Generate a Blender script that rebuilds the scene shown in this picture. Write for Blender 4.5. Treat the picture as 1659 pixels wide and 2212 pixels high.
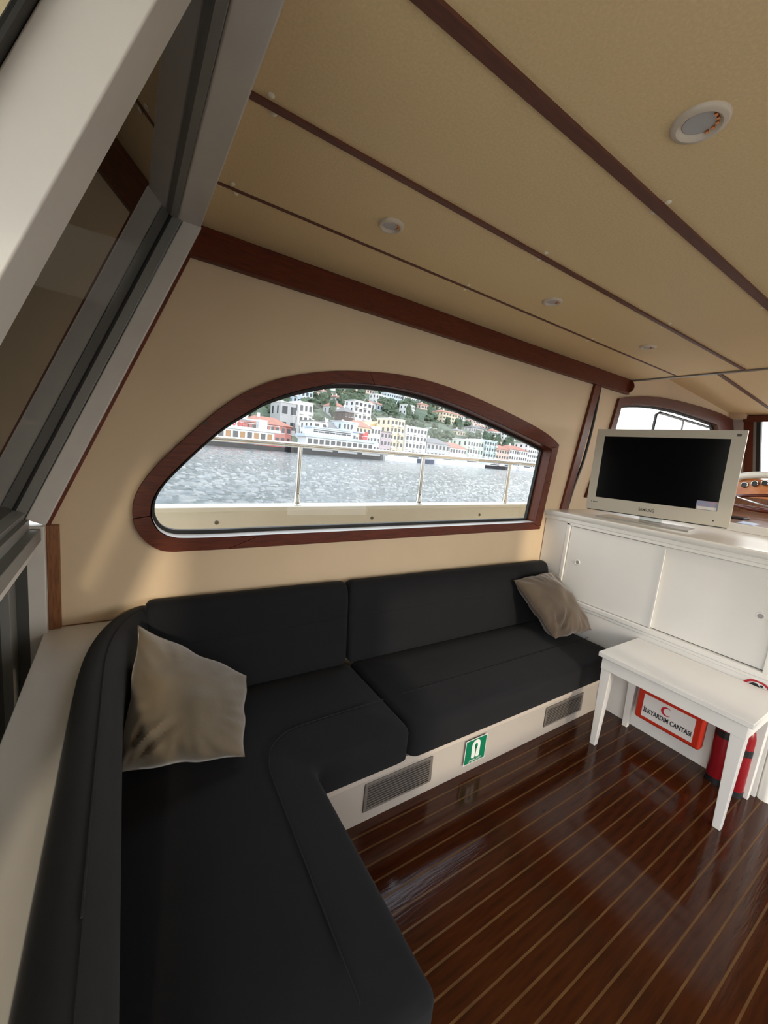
import bpy, bmesh, math, random
from mathutils import Vector, Matrix, noise
random.seed(7)
C = bpy.context.scene.collection
for o in list(bpy.data.objects):
    bpy.data.objects.remove(o)

# ------------------------------------------------------------------ camera
cam_d = bpy.data.cameras.new('camera')
cam = bpy.data.objects.new('camera', cam_d)
C.objects.link(cam)
cam_d.sensor_fit = 'HORIZONTAL'
cam_d.sensor_width = 36.0
cam_d.lens = 861.11 / 1659.0 * 36.0
cam_d.clip_start = 0.02
cam_d.clip_end = 3000
yaw, pit, rol = math.radians(56.699), math.radians(-8.513), math.radians(5.630)
d = Vector((math.cos(yaw)*math.cos(pit), math.sin(yaw)*math.cos(pit), math.sin(pit)))
r0 = Vector((math.sin(yaw), -math.cos(yaw), 0))
u0 = r0.cross(d)
rr = r0*math.cos(rol) + u0*math.sin(rol)
uu = u0*math.cos(rol) - r0*math.sin(rol)
M = Matrix((rr, uu, -d)).transposed().to_4x4()
M.translation = Vector((0, 0, 1.5))
cam.matrix_world = M
bpy.context.scene.camera = cam

# ------------------------------------------------------------------ world, sun, exposure
SKY = 2.2
EXPO = 1.22
SUN_E = 0.75
SUN_DIR = Vector((0.12, 1.0, -0.27))       # the way the light travels
vs = bpy.context.scene.view_settings
vs.view_transform = 'Standard'
try:
    vs.look = 'None'
except Exception:
    pass
vs.gamma = 1.0
vs.use_curve_mapping = False
vs.exposure = EXPO
world = bpy.data.worlds.new('world')
bpy.context.scene.world = world
world.use_nodes = True
wn, wl = world.node_tree.nodes, world.node_tree.links
wn.clear()
wo = wn.new('ShaderNodeOutputWorld')
bg = wn.new('ShaderNodeBackground')
tc = wn.new('ShaderNodeTexCoord')
sx = wn.new('ShaderNodeSeparateXYZ')
rp = wn.new('ShaderNodeValToRGB')
wl.new(tc.outputs['Generated'], sx.inputs[0])
wl.new(sx.outputs['Z'], rp.inputs[0])
rp.color_ramp.elements[0].position = 0.0
rp.color_ramp.elements[0].color = (1.0, 0.955, 0.88, 1)
rp.color_ramp.elements[1].position = 0.6
rp.color_ramp.elements[1].color = (0.80, 0.88, 1.0, 1)
wl.new(rp.outputs[0], bg.inputs['Color'])
bg.inputs['Strength'].default_value = SKY
wl.new(bg.outputs[0], wo.inputs[0])
sun_d = bpy.data.lights.new('sun', 'SUN')
sun_d.energy = SUN_E
sun_d.color = (1.0, 0.86, 0.66)
sun_d.angle = math.radians(2.5)
sun = bpy.data.objects.new('sun', sun_d)
C.objects.link(sun)
sun.rotation_euler = SUN_DIR.to_track_quat('-Z', 'Y').to_euler()
sun.location = (-6, -5, 4)

# ------------------------------------------------------------------ helpers
def origin(p):
    v = Vector((0, 0, 0))
    while p is not None:
        v = v + p.location
        p = p.parent
    return v

def tag(o, label=None, cat=None, group=None, kind=None):
    if label: o['label'] = label
    if cat: o['category'] = cat
    if group: o['group'] = group
    if kind: o['kind'] = kind
    return o

def empty(name, loc, label=None, cat=None, group=None, kind=None):
    o = bpy.data.objects.new(name, None)
    C.objects.link(o)
    o.location = loc
    o.empty_display_size = 0.05
    return tag(o, label, cat, group, kind)

class MB:
    """collects geometry in world coordinates and links it as one mesh object"""
    def __init__(s, mat=None):
        s.v, s.f, s.m = [], [], (mat or Matrix.Identity(4))
    def add(s, vs, fs):
        b = len(s.v)
        s.v += [s.m @ Vector(q) for q in vs]
        s.f += [tuple(i+b for i in q) for q in fs]
        return s
    def box(s, a, b):
        x0, x1 = sorted((a[0], b[0])); y0, y1 = sorted((a[1], b[1])); z0, z1 = sorted((a[2], b[2]))
        return s.add([(x0,y0,z0),(x1,y0,z0),(x1,y1,z0),(x0,y1,z0),(x0,y0,z1),(x1,y0,z1),(x1,y1,z1),(x0,y1,z1)],
                     [(0,3,2,1),(4,5,6,7),(0,1,5,4),(1,2,6,5),(2,3,7,6),(3,0,4,7)])
    def hexa(s, p):
        return s.add(p, [(0,3,2,1),(4,5,6,7),(0,1,5,4),(1,2,6,5),(2,3,7,6),(3,0,4,7)])
    def prism(s, poly, ax, ext):
        """poly (list of 3-d points) swept along vector ext"""
        n = len(poly); e = Vector(ext)
        vs = [Vector(q) for q in poly] + [Vector(q)+e for q in poly]
        fs = [tuple(range(n-1, -1, -1)), tuple(range(n, 2*n))] + [(i, (i+1) % n, n+(i+1) % n, n+i) for i in range(n)]
        return s.add(vs, fs)
    def tube(s, pts, rad, n=10, closed=False, caps=True):
        pts = [Vector(q) for q in pts]
        m = len(pts); rads = rad if isinstance(rad, (list, tuple)) else [rad]*m
        rings = []; prev = None
        for i, q in enumerate(pts):
            a = pts[(i-1) % m] if (closed or i > 0) else q
            b = pts[(i+1) % m] if (closed or i < m-1) else q
            t = (b-a).normalized()
            if prev is None:
                ref = Vector((0,0,1)) if abs(t.z) < 0.9 else Vector((1,0,0))
                nx = t.cross(ref).normalized()
            else:
                nx = (prev - t*prev.dot(t)).normalized()
            prev = nx; ny = t.cross(nx)
            rings.append([q + (nx*math.cos(2*math.pi*k/n) + ny*math.sin(2*math.pi*k/n))*rads[i] for k in range(n)])
        vs = [p for g in rings for p in g]; fs = []
        for i in range(m if closed else m-1):
            for k in range(n):
                a, b = i*n+k, i*n+(k+1) % n
                c2, d2 = ((i+1) % m)*n+(k+1) % n, ((i+1) % m)*n+k
                fs.append((a, b, c2, d2))
        if caps and not closed:
            fs.append(tuple(range(n-1, -1, -1)))
            fs.append(tuple((m-1)*n+k for k in range(n)))
        return s.add(vs, fs)
    def lathe(s, prof, c, axis=(0,0,1), n=24):
        ax = Vector(axis).normalized()
        ref = Vector((1,0,0)) if abs(ax.x) < 0.9 else Vector((0,1,0))
        e1 = ax.cross(ref).normalized(); e2 = ax.cross(e1)
        vs = []
        for (r, h) in prof:
            for k in range(n):
                a = 2*math.pi*k/n
                vs.append(Vector(c) + ax*h + (e1*math.cos(a)+e2*math.sin(a))*r)
        fs = []
        for i in range(len(prof)-1):
            for k in range(n):
                fs.append((i*n+k, i*n+(k+1) % n, (i+1)*n+(k+1) % n, (i+1)*n+k))
        if prof[0][0] > 1e-6: fs.append(tuple(range(n-1, -1, -1)))
        if prof[-1][0] > 1e-6: fs.append(tuple((len(prof)-1)*n+k for k in range(n)))
        return s.add(vs, fs)
    def build(s, name, mat, parent=None, bevel=0, smooth=False, seg=2, label=None, cat=None, group=None, kind=None, loc=None):
        me = bpy.data.meshes.new(name)
        o = bpy.data.objects.new(name, me)
        C.objects.link(o)
        if parent is not None:
            o.parent = parent
            off = origin(parent)
        else:
            off = Vector(loc) if loc is not None else Vector((0,0,0))
            o.location = off
        me.from_pydata([q-off for q in s.v], [], s.f)
        bm = bmesh.new(); bm.from_mesh(me)
        bmesh.ops.remove_doubles(bm, verts=bm.verts, dist=1e-6)
        bmesh.ops.recalc_face_normals(bm, faces=bm.faces)
        bm.to_mesh(me); bm.free()
        me.materials.append(mat)
        if smooth or bevel:
            for p in me.polygons: p.use_smooth = True
            if smooth: me.set_sharp_from_angle(angle=math.radians(40))
        if bevel:
            b = o.modifiers.new('bevel', 'BEVEL')
            b.width = bevel; b.segments = seg; b.limit_method = 'ANGLE'; b.angle_limit = math.radians(35)
            b.harden_normals = True
        return tag(o, label, cat, group, kind)

def bx(name, a, b, mat, parent=None, bevel=0, **k):
    return MB().box(a, b).build(name, mat, parent, bevel, **k)

def copy_tree(o, parent=None):
    c = o.copy(); C.objects.link(c)
    if parent is not None:
        c.parent = parent
    for ch in list(o.children):
        copy_tree(ch, c)
    return c

# ------------------------------------------------------------------ materials
def mat(name, col, rough=0.5, metal=0.0, **k):
    m = bpy.data.materials.new(name); m.use_nodes = True
    b = m.node_tree.nodes['Principled BSDF']
    b.inputs['Base Color'].default_value = (*col, 1)
    b.inputs['Roughness'].default_value = rough
    b.inputs['Metallic'].default_value = metal
    if 'coat' in k:
        b.inputs['Coat Weight'].default_value = k['coat']; b.inputs['Coat Roughness'].default_value = k.get('coatr', 0.05)
    if 'spec' in k: b.inputs['Specular IOR Level'].default_value = k['spec']
    if 'sheen' in k:
        b.inputs['Sheen Weight'].default_value = k['sheen']; b.inputs['Sheen Roughness'].default_value = 0.5
    return m

def vary(m, scale, amount, bump=0.0, bscale=None, stretch=(1,1,1), detail=4, dist=0.002, col2=None):
    """noise colour variation between the base colour and col2, and a fine bump"""
    nt = m.node_tree; n, l = nt.nodes, nt.links
    b = n['Principled BSDF']; base = b.inputs['Base Color'].default_value[:3]
    t = n.new('ShaderNodeTexCoord'); mp = n.new('ShaderNodeMapping')
    mp.inputs['Scale'].default_value = stretch
    l.new(t.outputs['Object'], mp.inputs[0])
    if amount or col2:
        nz = n.new('ShaderNodeTexNoise'); nz.inputs['Scale'].default_value = scale; nz.inputs['Detail'].default_value = detail
        l.new(mp.outputs[0], nz.inputs['Vector'])
        r = n.new('ShaderNodeValToRGB')
        c2 = col2 or tuple(x*(1-amount) for x in base)
        r.color_ramp.elements[0].position = 0.3; r.color_ramp.elements[0].color = (*c2, 1)
        r.color_ramp.elements[1].position = 0.7; r.color_ramp.elements[1].color = (*base, 1)
        l.new(nz.outputs['Fac'], r.inputs[0]); l.new(r.outputs[0], b.inputs['Base Color'])
    if bump:
        n2 = n.new('ShaderNodeTexNoise'); n2.inputs['Scale'].default_value = bscale or scale; n2.inputs['Detail'].default_value = 3
        l.new(mp.outputs[0], n2.inputs['Vector'])
        bp = n.new('ShaderNodeBump'); bp.inputs['Strength'].default_value = bump; bp.inputs['Distance'].default_value = dist
        l.new(n2.outputs['Fac'], bp.inputs['Height']); l.new(bp.outputs[0], b.inputs['Normal'])
    return m

def glass(name, tint, rough=0.0):
    m = bpy.data.materials.new(name); m.use_nodes = True
    n, l = m.node_tree.nodes, m.node_tree.links; n.clear()
    o = n.new('ShaderNodeOutputMaterial'); mx = n.new('ShaderNodeMixShader'); fr = n.new('ShaderNodeFresnel')
    ge = n.new('ShaderNodeNewGeometry'); mr = n.new('ShaderNodeMapRange')      # same reflectance from both sides
    mr.inputs['To Min'].default_value = 1.45; mr.inputs['To Max'].default_value = 1/1.45
    l.new(ge.outputs['Backfacing'], mr.inputs['Value']); l.new(mr.outputs[0], fr.inputs['IOR'])
    tr = n.new('ShaderNodeBsdfTransparent'); tr.inputs[0].default_value = (*tint, 1)
    gl = n.new('ShaderNodeBsdfGlossy'); gl.inputs['Roughness'].default_value = rough
    l.new(fr.outputs[0], mx.inputs[0]); l.new(tr.outputs[0], mx.inputs[1]); l.new(gl.outputs[0], mx.inputs[2])
    l.new(mx.outputs[0], o.inputs[0])
    return m

WALL = vary(mat('cream_vinyl', (0.67, 0.515, 0.34), 0.55), 3, 0.06, 0.08, 500)
CEIL = vary(mat('beige_vinyl', (0.75, 0.555, 0.30), 0.6), 150, 0.11, 0.25, 260, dist=0.001)
WHITE = vary(mat('white_paint', (0.45, 0.405, 0.36), 0.35), 4, 0.04, 0.05, 60)
WHITE_W = vary(mat('white_lacquer', (0.82, 0.80, 0.76), 0.25), 6, 0.03, 0.06, 40)
CREAM_P = mat('cream_paint', (0.56, 0.47, 0.37), 0.4)
MAHOG = vary(mat('mahogany', (0.135, 0.025, 0.007), 0.42, coat=0.08, coatr=0.15, spec=0.3), 14, 0, 0.15, 60, stretch=(1, 12, 12), col2=(0.07, 0.013, 0.006))
MAHOG_V = vary(mat('mahogany_upright', (0.140, 0.028, 0.008), 0.40, coat=0.10, coatr=0.15, spec=0.3), 14, 0, 0.15, 60, stretch=(12, 12, 1), col2=(0.08, 0.016, 0.007))
BATTENM = vary(mat('batten_wood', (0.13, 0.038, 0.020), 0.55), 14, 0.35, stretch=(1, 12, 12))
OAKTRIM = vary(mat('brown_trim', (0.25, 0.10, 0.035), 0.4), 20, 0, stretch=(8, 8, 1), col2=(0.14, 0.05, 0.018))
PLANK = vary(mat('floor_plank', (0.058, 0.0135, 0.0032), 0.11, spec=0.34), 6, 0, 0.05, 14, stretch=(1.0, 10, 1), col2=(0.030, 0.0075, 0.0025), dist=0.004)
STRIP = vary(mat('floor_strip', (0.155, 0.072, 0.022), 0.25, spec=0.3), 8, 0.4)
FABRIC = vary(mat('charcoal_fabric', (0.0080, 0.0084, 0.0102), 0.9, sheen=0.04, spec=0.25), 8, 0.18, 0.25, 700, dist=0.0012)
SEAM = mat('dark_seam', (0.006, 0.006, 0.007), 0.9)
PILLOW = vary(mat('taupe_velvet', (0.135, 0.102, 0.060), 0.75, sheen=0.5), 9, 0.22, 0.3, 60, dist=0.003)
PILLOW2 = vary(mat('brown_velvet', (0.095, 0.066, 0.042), 0.8, sheen=0.35), 9, 0.15, 0.3, 60, dist=0.003)
RUBBER = mat('black_rubber', (0.008, 0.008, 0.008), 0.55)
ALU = mat('grey_aluminium', (0.22, 0.22, 0.21), 0.5, 0.3)
ALU_D = mat('dark_aluminium', (0.07, 0.075, 0.07), 0.5, 0.3)
FRAMEW = vary(mat('white_frame_paint', (0.62, 0.59, 0.55), 0.4), 12, 0.05)
CHROME = mat('polished_steel', (0.78, 0.76, 0.72), 0.14, 1.0)
STEEL = mat('brushed_steel', (0.20, 0.175, 0.155), 0.45, 0.3)
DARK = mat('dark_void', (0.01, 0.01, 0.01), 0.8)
TVWHITE = mat('tv_bezel', (0.50, 0.465, 0.39), 0.35)
SCREEN = mat('tv_screen', (0.003, 0.003, 0.0035), 0.16, spec=0.12)
BLACK = mat('black_plastic', (0.012, 0.012, 0.013), 0.4)
RED = vary(mat('red_plastic', (0.50, 0.028, 0.010), 0.35), 10, 0.15)
REDX = mat('extinguisher_red', (0.24, 0.007, 0.012), 0.3)
LABEL = mat('label_white', (0.66, 0.63, 0.61), 0.45)
SIGNW = mat('sign_white', (0.72, 0.74, 0.70), 0.45)
INK = mat('black_ink', (0.02, 0.02, 0.022), 0.5)
REDINK = mat('red_ink', (0.45, 0.015, 0.03), 0.5)
GREEN = mat('sign_green', (0.0, 0.16, 0.075), 0.45)
GREYINK = mat('grey_ink', (0.06, 0.055, 0.05), 0.5)
LENS = mat('lamp_lens', (0.42, 0.40, 0.40), 0.4)
COPPER = mat('copper_clip', (0.75, 0.30, 0.12), 0.3, 1.0)
CAPM = mat('cap_plastic', (0.78, 0.70, 0.55), 0.4)
ORANGEWOOD = vary(mat('varnished_burr', (0.75, 0.27, 0.045), 0.3, coat=0.2), 12, 0, col2=(0.50, 0.13, 0.02))
DASHWOOD = vary(mat('dash_wood', (0.26, 0.11, 0.045), 0.3, coat=0.5), 10, 0, stretch=(1, 6, 1), col2=(0.15, 0.05, 0.02))
PAPER = mat('blue_paper', (0.50, 0.62, 0.85), 0.5)
DECKW = vary(mat('deck_gelcoat', (0.88, 0.85, 0.75), 0.4), 5, 0.05)
GLASS_W = glass('window_glass', (0.52, 0.53, 0.525))
GLASS_D = glass('dark_glass', (0.09, 0.088, 0.08))
GLASS_C = glass('clear_glass', (0.92, 0.93, 0.92))
GLASS_S = glass('stand_glass', (0.75, 0.78, 0.76))

W = 1.792      # inner face of the port wall

# ------------------------------------------------------------------ outlines of the big window on the wall (X, Z)
OUT = [[(2.603,1.673),(2.502,1.717),(2.336,1.763),(2.041,1.820),(1.783,1.862),(1.554,1.890),(1.351,1.902),(1.169,1.899),(1.005,1.882),(0.854,1.858),(0.732,1.829),(0.603,1.788),(0.502,1.742),(0.401,1.678),(0.316,1.606),(0.235,1.522),(0.158,1.436),(0.092,1.356),(0.046,1.285),(0.024,1.225),(0.020,1.171),(0.031,1.117),(0.060,1.068),(0.102,1.032),(0.150,1.017),(0.258,1.017),(0.553,1.020),(2.533,1.057)]]
INN = [[(2.524,1.631),(2.361,1.668),(2.062,1.726),(1.800,1.772),(1.568,1.808),(1.362,1.828),(1.177,1.833),(1.011,1.823),(0.859,1.803),(0.771,1.778),(0.639,1.730),(0.517,1.672),(0.460,1.632),(0.350,1.549),(0.272,1.473),(0.174,1.364),(0.116,1.290),(0.086,1.230),(0.079,1.180),(0.084,1.148),(0.100,1.113),(0.122,1.092),(0.152,1.0785),(0.20,1.0725),(0.368,1.072),(0.683,1.079),(2.468,1.109)]]
WC = (1.30, 1.40)
def catmull(pts, sub=6):
    out = []
    for i in range(len(pts)-1):
        p0 = pts[max(i-1, 0)]; p1 = pts[i]; p2 = pts[i+1]; p3 = pts[min(i+2, len(pts)-1)]
        for k in range(sub):
            t = k/sub
            out.append(tuple(0.5*((2*p1[a]) + (-p0[a]+p2[a])*t + (2*p0[a]-5*p1[a]+4*p2[a]-p3[a])*t*t + (-p0[a]+3*p1[a]-3*p2[a]+p3[a])*t**3) for a in range(len(p1))))
    out.append(pts[-1])
    return out
def rayhit(poly, ang, c=WC):
    dx, dz = math.cos(ang), math.sin(ang); best = None
    n = len(poly)
    for i in range(n):
        ax, az = poly[i][0]-c[0], poly[i][1]-c[1]; b_x, b_z = poly[(i+1) % n][0]-c[0], poly[(i+1) % n][1]-c[1]
        ex, ez = b_x-ax, b_z-az
        den = dx*ez - dz*ex
        if abs(den) < 1e-12: continue
        t = (ax*ez - az*ex)/den; s = (ax*dz - az*dx)/den
        if t > 0 and -1e-9 <= s <= 1+1e-9 and (best is None or t > best): best = t
    return (c[0]+dx*best, c[1]+dz*best)
def ang(p, c=WC): return math.atan2(p[1]-c[1], p[0]-c[0]) % (2*math.pi)
OUTC = catmull(OUT[0]); INNC = catmull(INN[0])
def shrink(poly, dd):
    n = len(poly); res = []
    for i in range(n):
        a = Vector(poly[i-1]); b = Vector(poly[i]); c = Vector(poly[(i+1) % n])
        n1 = Vector((-(b-a).y, (b-a).x)).normalized(); n2 = Vector((-(c-b).y, (c-b).x)).normalized()
        m = (n1+n2); m = m/max(m.length_squared, 1e-9)*2
        if m.length > 2.0: m = m.normalized()*2.0
        res.append(tuple(b + m*dd))
    return res
GLC = shrink(INNC, 0.018)      # edge of the glass (CCW outline, so + is inwards)

ANG = sorted(set([round(2*math.pi*k/150, 5) for k in range(150)] + [round(ang(p), 5) for p in OUTC+INNC+[ GLC[0], GLC[-1]]] +
                 [round(ang(p), 5) for p in ((2.95, 2.27), (2.77, 0.2), (-0.235, 0.2), (-0.235, 1.138), (0.238, 2.27))]))

# ================================================================== STRUCTURE
# ---- floor
floor = empty('floor', (0, 0, 0), kind='structure')
bx('subfloor', (-0.6, -1.95, -0.06), (4.6, 1.72, -0.012), DARK, floor)
pm = None
for k in range(54):
    y1 = 1.182 - 0.0577*k
    if pm is None:
        pm = MB().box((-0.35, -0.0259, -0.012), (3.6, 0.0259, 0.0)).build('plank', PLANK, floor, 0.0006, seg=1)
        sm = MB().box((-0.35, -0.0030, -0.012), (3.6, 0.0030, -0.0004)).build('inlay_strip', STRIP, floor)
        p, q = pm, sm
    else:
        p = pm.copy(); C.objects.link(p); q = sm.copy(); C.objects.link(q)
    p.location = (0, y1-0.0289, 0); q.location = (0, y1-0.0577, 0)

# ---- port wall with its window hole
wall = empty('wall_port', (0, W, 0), kind='structure')
wpoly = [(2.95, 2.27), (0.238, 2.27), (-0.235, 1.138), (-0.235, 0.2), (2.77, 0.2)]
def ringmesh(pa, ya, pb, yb, mb, angs=ANG):
    n = len(angs)
    va = [(rayhit(pa, a)[0], ya, rayhit(pa, a)[1]) for a in angs]
    vb = [(rayhit(pb, a)[0], yb, rayhit(pb, a)[1]) for a in angs]
    mb.add(va+vb, [(i, (i+1) % n, n+(i+1) % n, n+i) for i in range(n)])
mb = MB()
ringmesh(wpoly, W, INNC, W, mb)
ringmesh(wpoly, W+0.07, INNC, W+0.07, mb)
ringmesh(INNC, W, INNC, W+0.07, mb)
ringmesh(wpoly, W, wpoly, W+0.07, mb)
mb.build('wall_panel', WALL, wall)
# wall forward of the corner post, with the hole for the side window
F_OUT = [(3.06, 1.30), (3.239,1.86),(3.287,2.10),(3.423,2.132),(3.648,2.174),(3.948,2.21),(4.315,2.234),(4.802,2.25),(5.292,2.252),(5.658,2.237),(5.752,2.137),(5.90,1.62),(5.5,1.45),(4.4,1.36)]
F_INN = [(3.17, 1.38), (3.313,1.869),(3.34,2.047),(3.49,2.079),(3.675,2.106),(3.927,2.13),(4.356,2.147),(4.858,2.144),(5.274,2.130),(5.40,2.05),(5.55,1.68),(5.3,1.53),(4.4,1.45)]
FC = (4.4, 1.8)
fpoly = [(2.75, 0.2), (6.2, 0.2), (6.2, 1.60), (5.75, 2.29), (4.01, 2.40), (3.43, 2.44), (2.95, 2.45)]
FANG = sorted(set([round(2*math.pi*k/100, 5) for k in range(100)] + [round(ang(p, FC), 5) for p in F_OUT+F_INN+fpoly]))
def ring2(pa, ya, pb, yb, mb):
    n = len(FANG)
    va = [(rayhit(pa, a, FC)[0], ya, rayhit(pa, a, FC)[1]) for a in FANG]
    vb = [(rayhit(pb, a, FC)[0], yb, rayhit(pb, a, FC)[1]) for a in FANG]
    mb.add(va+vb, [(i, (i+1) % n, n+(i+1) % n, n+i) for i in range(n)])
mb = MB()
ring2(fpoly, W+0.004, F_INN, W+0.004, mb); ring2(fpoly, W+0.06, F_INN, W+0.06, mb); ring2(F_INN, W+0.004, F_INN, W+0.06, mb)
mb.build('forward_panel', WALL, wall)

# ---- window 1 : the big arched window
w1 = empty('window_1', (1.3, W, 1.05), kind='structure')
def ring_seg(a0, a1, name, m, label=None):
    """one sawn piece of the mahogany frame between two angles"""
    aa = [a for a in ANG if a0 < a < a1]
    aa = [a0+0.0006] + aa + [a1-0.0006]
    vs, fs = [], []
    for a in aa:
        i, o = rayhit(INNC, a), rayhit(OUTC, a)
        o2 = (o[0]*0.996+i[0]*0.004, o[1]); 
        vs += [(i[0], W+0.0, i[1]), (i[0], W-0.022, i[1]), (o[0], W-0.020, o[1]), (o[0], W, o[1])]
    for k in range(len(aa)-1):
        for j in range(4):
            fs.append((4*k+j, 4*k+(j+1) % 4, 4*k+4+(j+1) % 4, 4*k+4+j))
    fs += [(0, 1, 2, 3), tuple(4*(len(aa)-1)+j for j in (3, 2, 1, 0))]
    return MB().add(vs, fs).build(name, m, w1, 0.002, seg=1, label=label)
a_tr, a_br = (ang(OUTC[0])+ang(INNC[0]))/2, (ang(OUTC[-1])+ang(INNC[-1]))/2
a_top, a_left, a_bot = ang((1.02, 1.85)), ang((0.05, 1.16)), ang((0.45, 1.05))
ring_seg(a_tr, a_top, 'frame_piece', MAHOG)
ring_seg(a_top, a_left, 'frame_piece', MAHOG)
ring_seg(a_left, a_bot, 'frame_piece', MAHOG)
ring_seg(a_bot, a_br, 'frame_piece', MAHOG)
ring_seg(a_br-0.0, 2*math.pi-0.0005, 'frame_piece', MAHOG_V) if a_tr > 0 else None
ring_seg(0.0, a_tr, 'frame_piece', MAHOG_V)
def reveal(a0, a1, name, m):
    aa = [a0] + [a for a in ANG if a0 < a < a1] + [a1]
    vs, fs = [], []
    for a in aa:
        i = rayhit(INNC, a)
        j = (i[0]+(WC[0]-i[0])*0.004, i[1]+(WC[1]-i[1])*0.004)
        vs += [(j[0], W-0.0215, j[1]), (j[0], W+0.068, j[1])]
    for k in range(len(aa)-1): fs.append((2*k, 2*k+1, 2*k+3, 2*k+2))
    return MB().add(vs, fs).build(name, m, w1)
ac_tr, ac_br = ang(INNC[0]), ang(INNC[-1])
reveal(ac_tr, ang((0.085, 1.2)), 'head_lining', MAHOG)
reveal(ang((0.085, 1.2)), ac_br, 'sill_lining', WHITE_W)
reveal(ac_br, 2*math.pi, 'jamb_lining', MAHOG_V)
reveal(0.0, ac_tr, 'jamb_lining', MAHOG_V)
mb = MB()
GL2 = shrink(INNC, -0.006)
ringmesh(GL2, W+0.052, GLC, W+0.050, mb); ringmesh(GL2, W+0.072, GLC, W+0.072, mb); ringmesh(GLC, W+0.050, GLC, W+0.072, mb)
mb.build('rubber_seal', RUBBER, w1)
n = len(ANG); gp = [rayhit(GL2, a) for a in ANG]
MB().add([(p[0], W+0.060, p[1]) for p in gp] , [tuple(range(n))]).build('glass_pane', GLASS_W, w1)
for (x, z) in ((0.27, 1.545), (1.74, 1.84), (2.3, 1.72)):
    MB().lathe([(0.006, 0), (0.006, 0.0012), (0.0, 0.0016)], (x, W-0.0205, z), (0, -1, 0), 10).build('screw_plug', INK if x < 1 else MAHOG_V, w1)

# ---- window 2 : the side window beyond the television
w2 = empty('window_2', (4.4, W, 1.4), kind='structure')
mb = MB()
ring2(F_OUT, W-0.018, F_INN, W-0.018, mb); ring2(F_OUT, W-0.018, F_OUT, W+0.004, mb); ring2(F_INN, W-0.018, F_INN, W+0.05, mb)
mb.build('frame', MAHOG, w2)
mb = MB()
F_GL = shrink(F_INN[::-1], 0.02)[::-1] if False else [(FC[0]+(p[0]-FC[0])*0.985, FC[1]+(p[1]-FC[1])*0.94) for p in F_INN]
ring2(F_INN, W+0.03, F_GL, W+0.03, mb)
mb.build('rubber_seal', RUBBER, w2)
n = len(FANG)
MB().add([(rayhit(F_INN, a, FC)[0], W+0.042, rayhit(F_INN, a, FC)[1]) for a in FANG], [tuple(range(n))]).build('glass_pane', GLASS_C, w2)
mb = MB()
sl = [(4.00, 1.55), (4.03, 2.075), (4.09, 2.098), (5.28, 2.095), (5.40, 1.62)]
mb.tube([(x, W+0.032, z) for x, z in sl], 0.013, 8, closed=True)
mb.build('slider_frame', BLACK, w2, smooth=True)
MB().box((4.588, W+0.026, 1.55), (4.604, W+0.038, 2.085)).build('slider_bar', ALU, w2)

# ---- mahogany trims
t1 = tag(MB().prism([(0.19, W-0.026, 2.150), (0.19, W-0.020, 2.264), (0.19, W+0.01, 2.264), (0.19, W+0.01, 2.150)], 0, (3.21, 0, 0)).build('trim_1', MAHOG, None, 0.005), kind='structure')
MB().tube([(3.39, W-0.005, 2.207), (3.425, W-0.005, 2.207)], [0.054, 0.040], 20).build('rounded_end', MAHOG, t1, smooth=True)
bx('lower_bead', (0.19, W-0.030, 2.146), (3.40, W, 2.154), MAHOG, t1, 0.002)
t2 = tag(MB().hexa([(2.752, W-0.02, 1.19), (2.835, W-0.02, 1.19), (2.835, W+0.01, 1.19), (2.752, W+0.01, 1.19),
                    (2.925, W-0.02, 2.16), (3.005, W-0.02, 2.16), (3.005, W+0.01, 2.16), (2.925, W+0.01, 2.16)]).build('trim_2', MAHOG_V, None, 0.004), kind='structure')
MB().tube(catmull([(3.00, W-0.012, 2.14), (2.985, W-0.016, 1.9), (2.935, W-0.02, 1.6), (2.870, W-0.016, 1.38), (2.835, W-0.012, 1.20)], 8), 0.010, 8).build('cable', BLACK, t2, smooth=True)

# ---- raked aft bulkhead: geometry in (along the rake, off the plane, across)
S = Vector((0.387, 0, 0.922)); N = Vector((0.922, 0, -0.387)); K = Vector((-0.233, 0, 1.138))
def rk(s, n, y): return K + S*s + N*n + Vector((0, y, 0))
def rbox(mb, s0, s1, n0, n1, y0, y1):
    return mb.hexa([rk(s0,n0,y0), rk(s0,n1,y0), rk(s0,n1,y1), rk(s0,n0,y1), rk(s1,n0,y0), rk(s1,n1,y0), rk(s1,n1,y1), rk(s1,n0,y1)])
aft = empty('wall_aft', (-0.233, 0.9, 1.138), kind='structure')
rbox(MB(), 0.0, 1.20, 0.0, -0.058, 1.745, 1.80).build('jamb', FRAMEW, aft, 0.004)
MB().box((-0.292, 1.745, 0.62), (-0.236, 1.80, 1.136)).build('jamb', FRAMEW, aft, 0.004)
MB().box((0.150, -1.75, 2.243), (0.229, 1.80, 2.32)).build('header', FRAMEW, aft, 0.006)
bx('inner_frame', (0.112, -0.1, 2.240), (0.149, 1.745, 2.31), ALU, aft, 0.002)
rbox(MB(), -0.01, 1.17, -0.060, -0.112, 1.738, 1.795).build('inner_frame', ALU, aft, 0.002)
rbox(MB(), -0.035, 0.022, -0.062, -0.112, -0.1, 1.745).build('inner_frame', ALU, aft, 0.002)
rbox(MB(), 0.0, 1.17, -0.088, -0.099, 1.728, 1.742).build('gasket', RUBBER, aft)
bx('corner_filler', (-0.42, 1.742, 0.1), (-0.284, 1.80, 1.185), ALU_D, aft)
MB().box((-0.46, -0.1, 1.085), (-0.245, 1.743, 1.128)).build('cross_rail', ALU, aft, 0.003)
MB().box((-0.42, -0.1, 1.095), (-0.275, 1.743, 1.160)).build('cross_rail', ALU, aft)
MB().box((-0.30, -0.1, 1.040), (-0.262, 1.743, 1.085)).build('cross_rail', FRAMEW, aft, 0.003)
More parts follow.
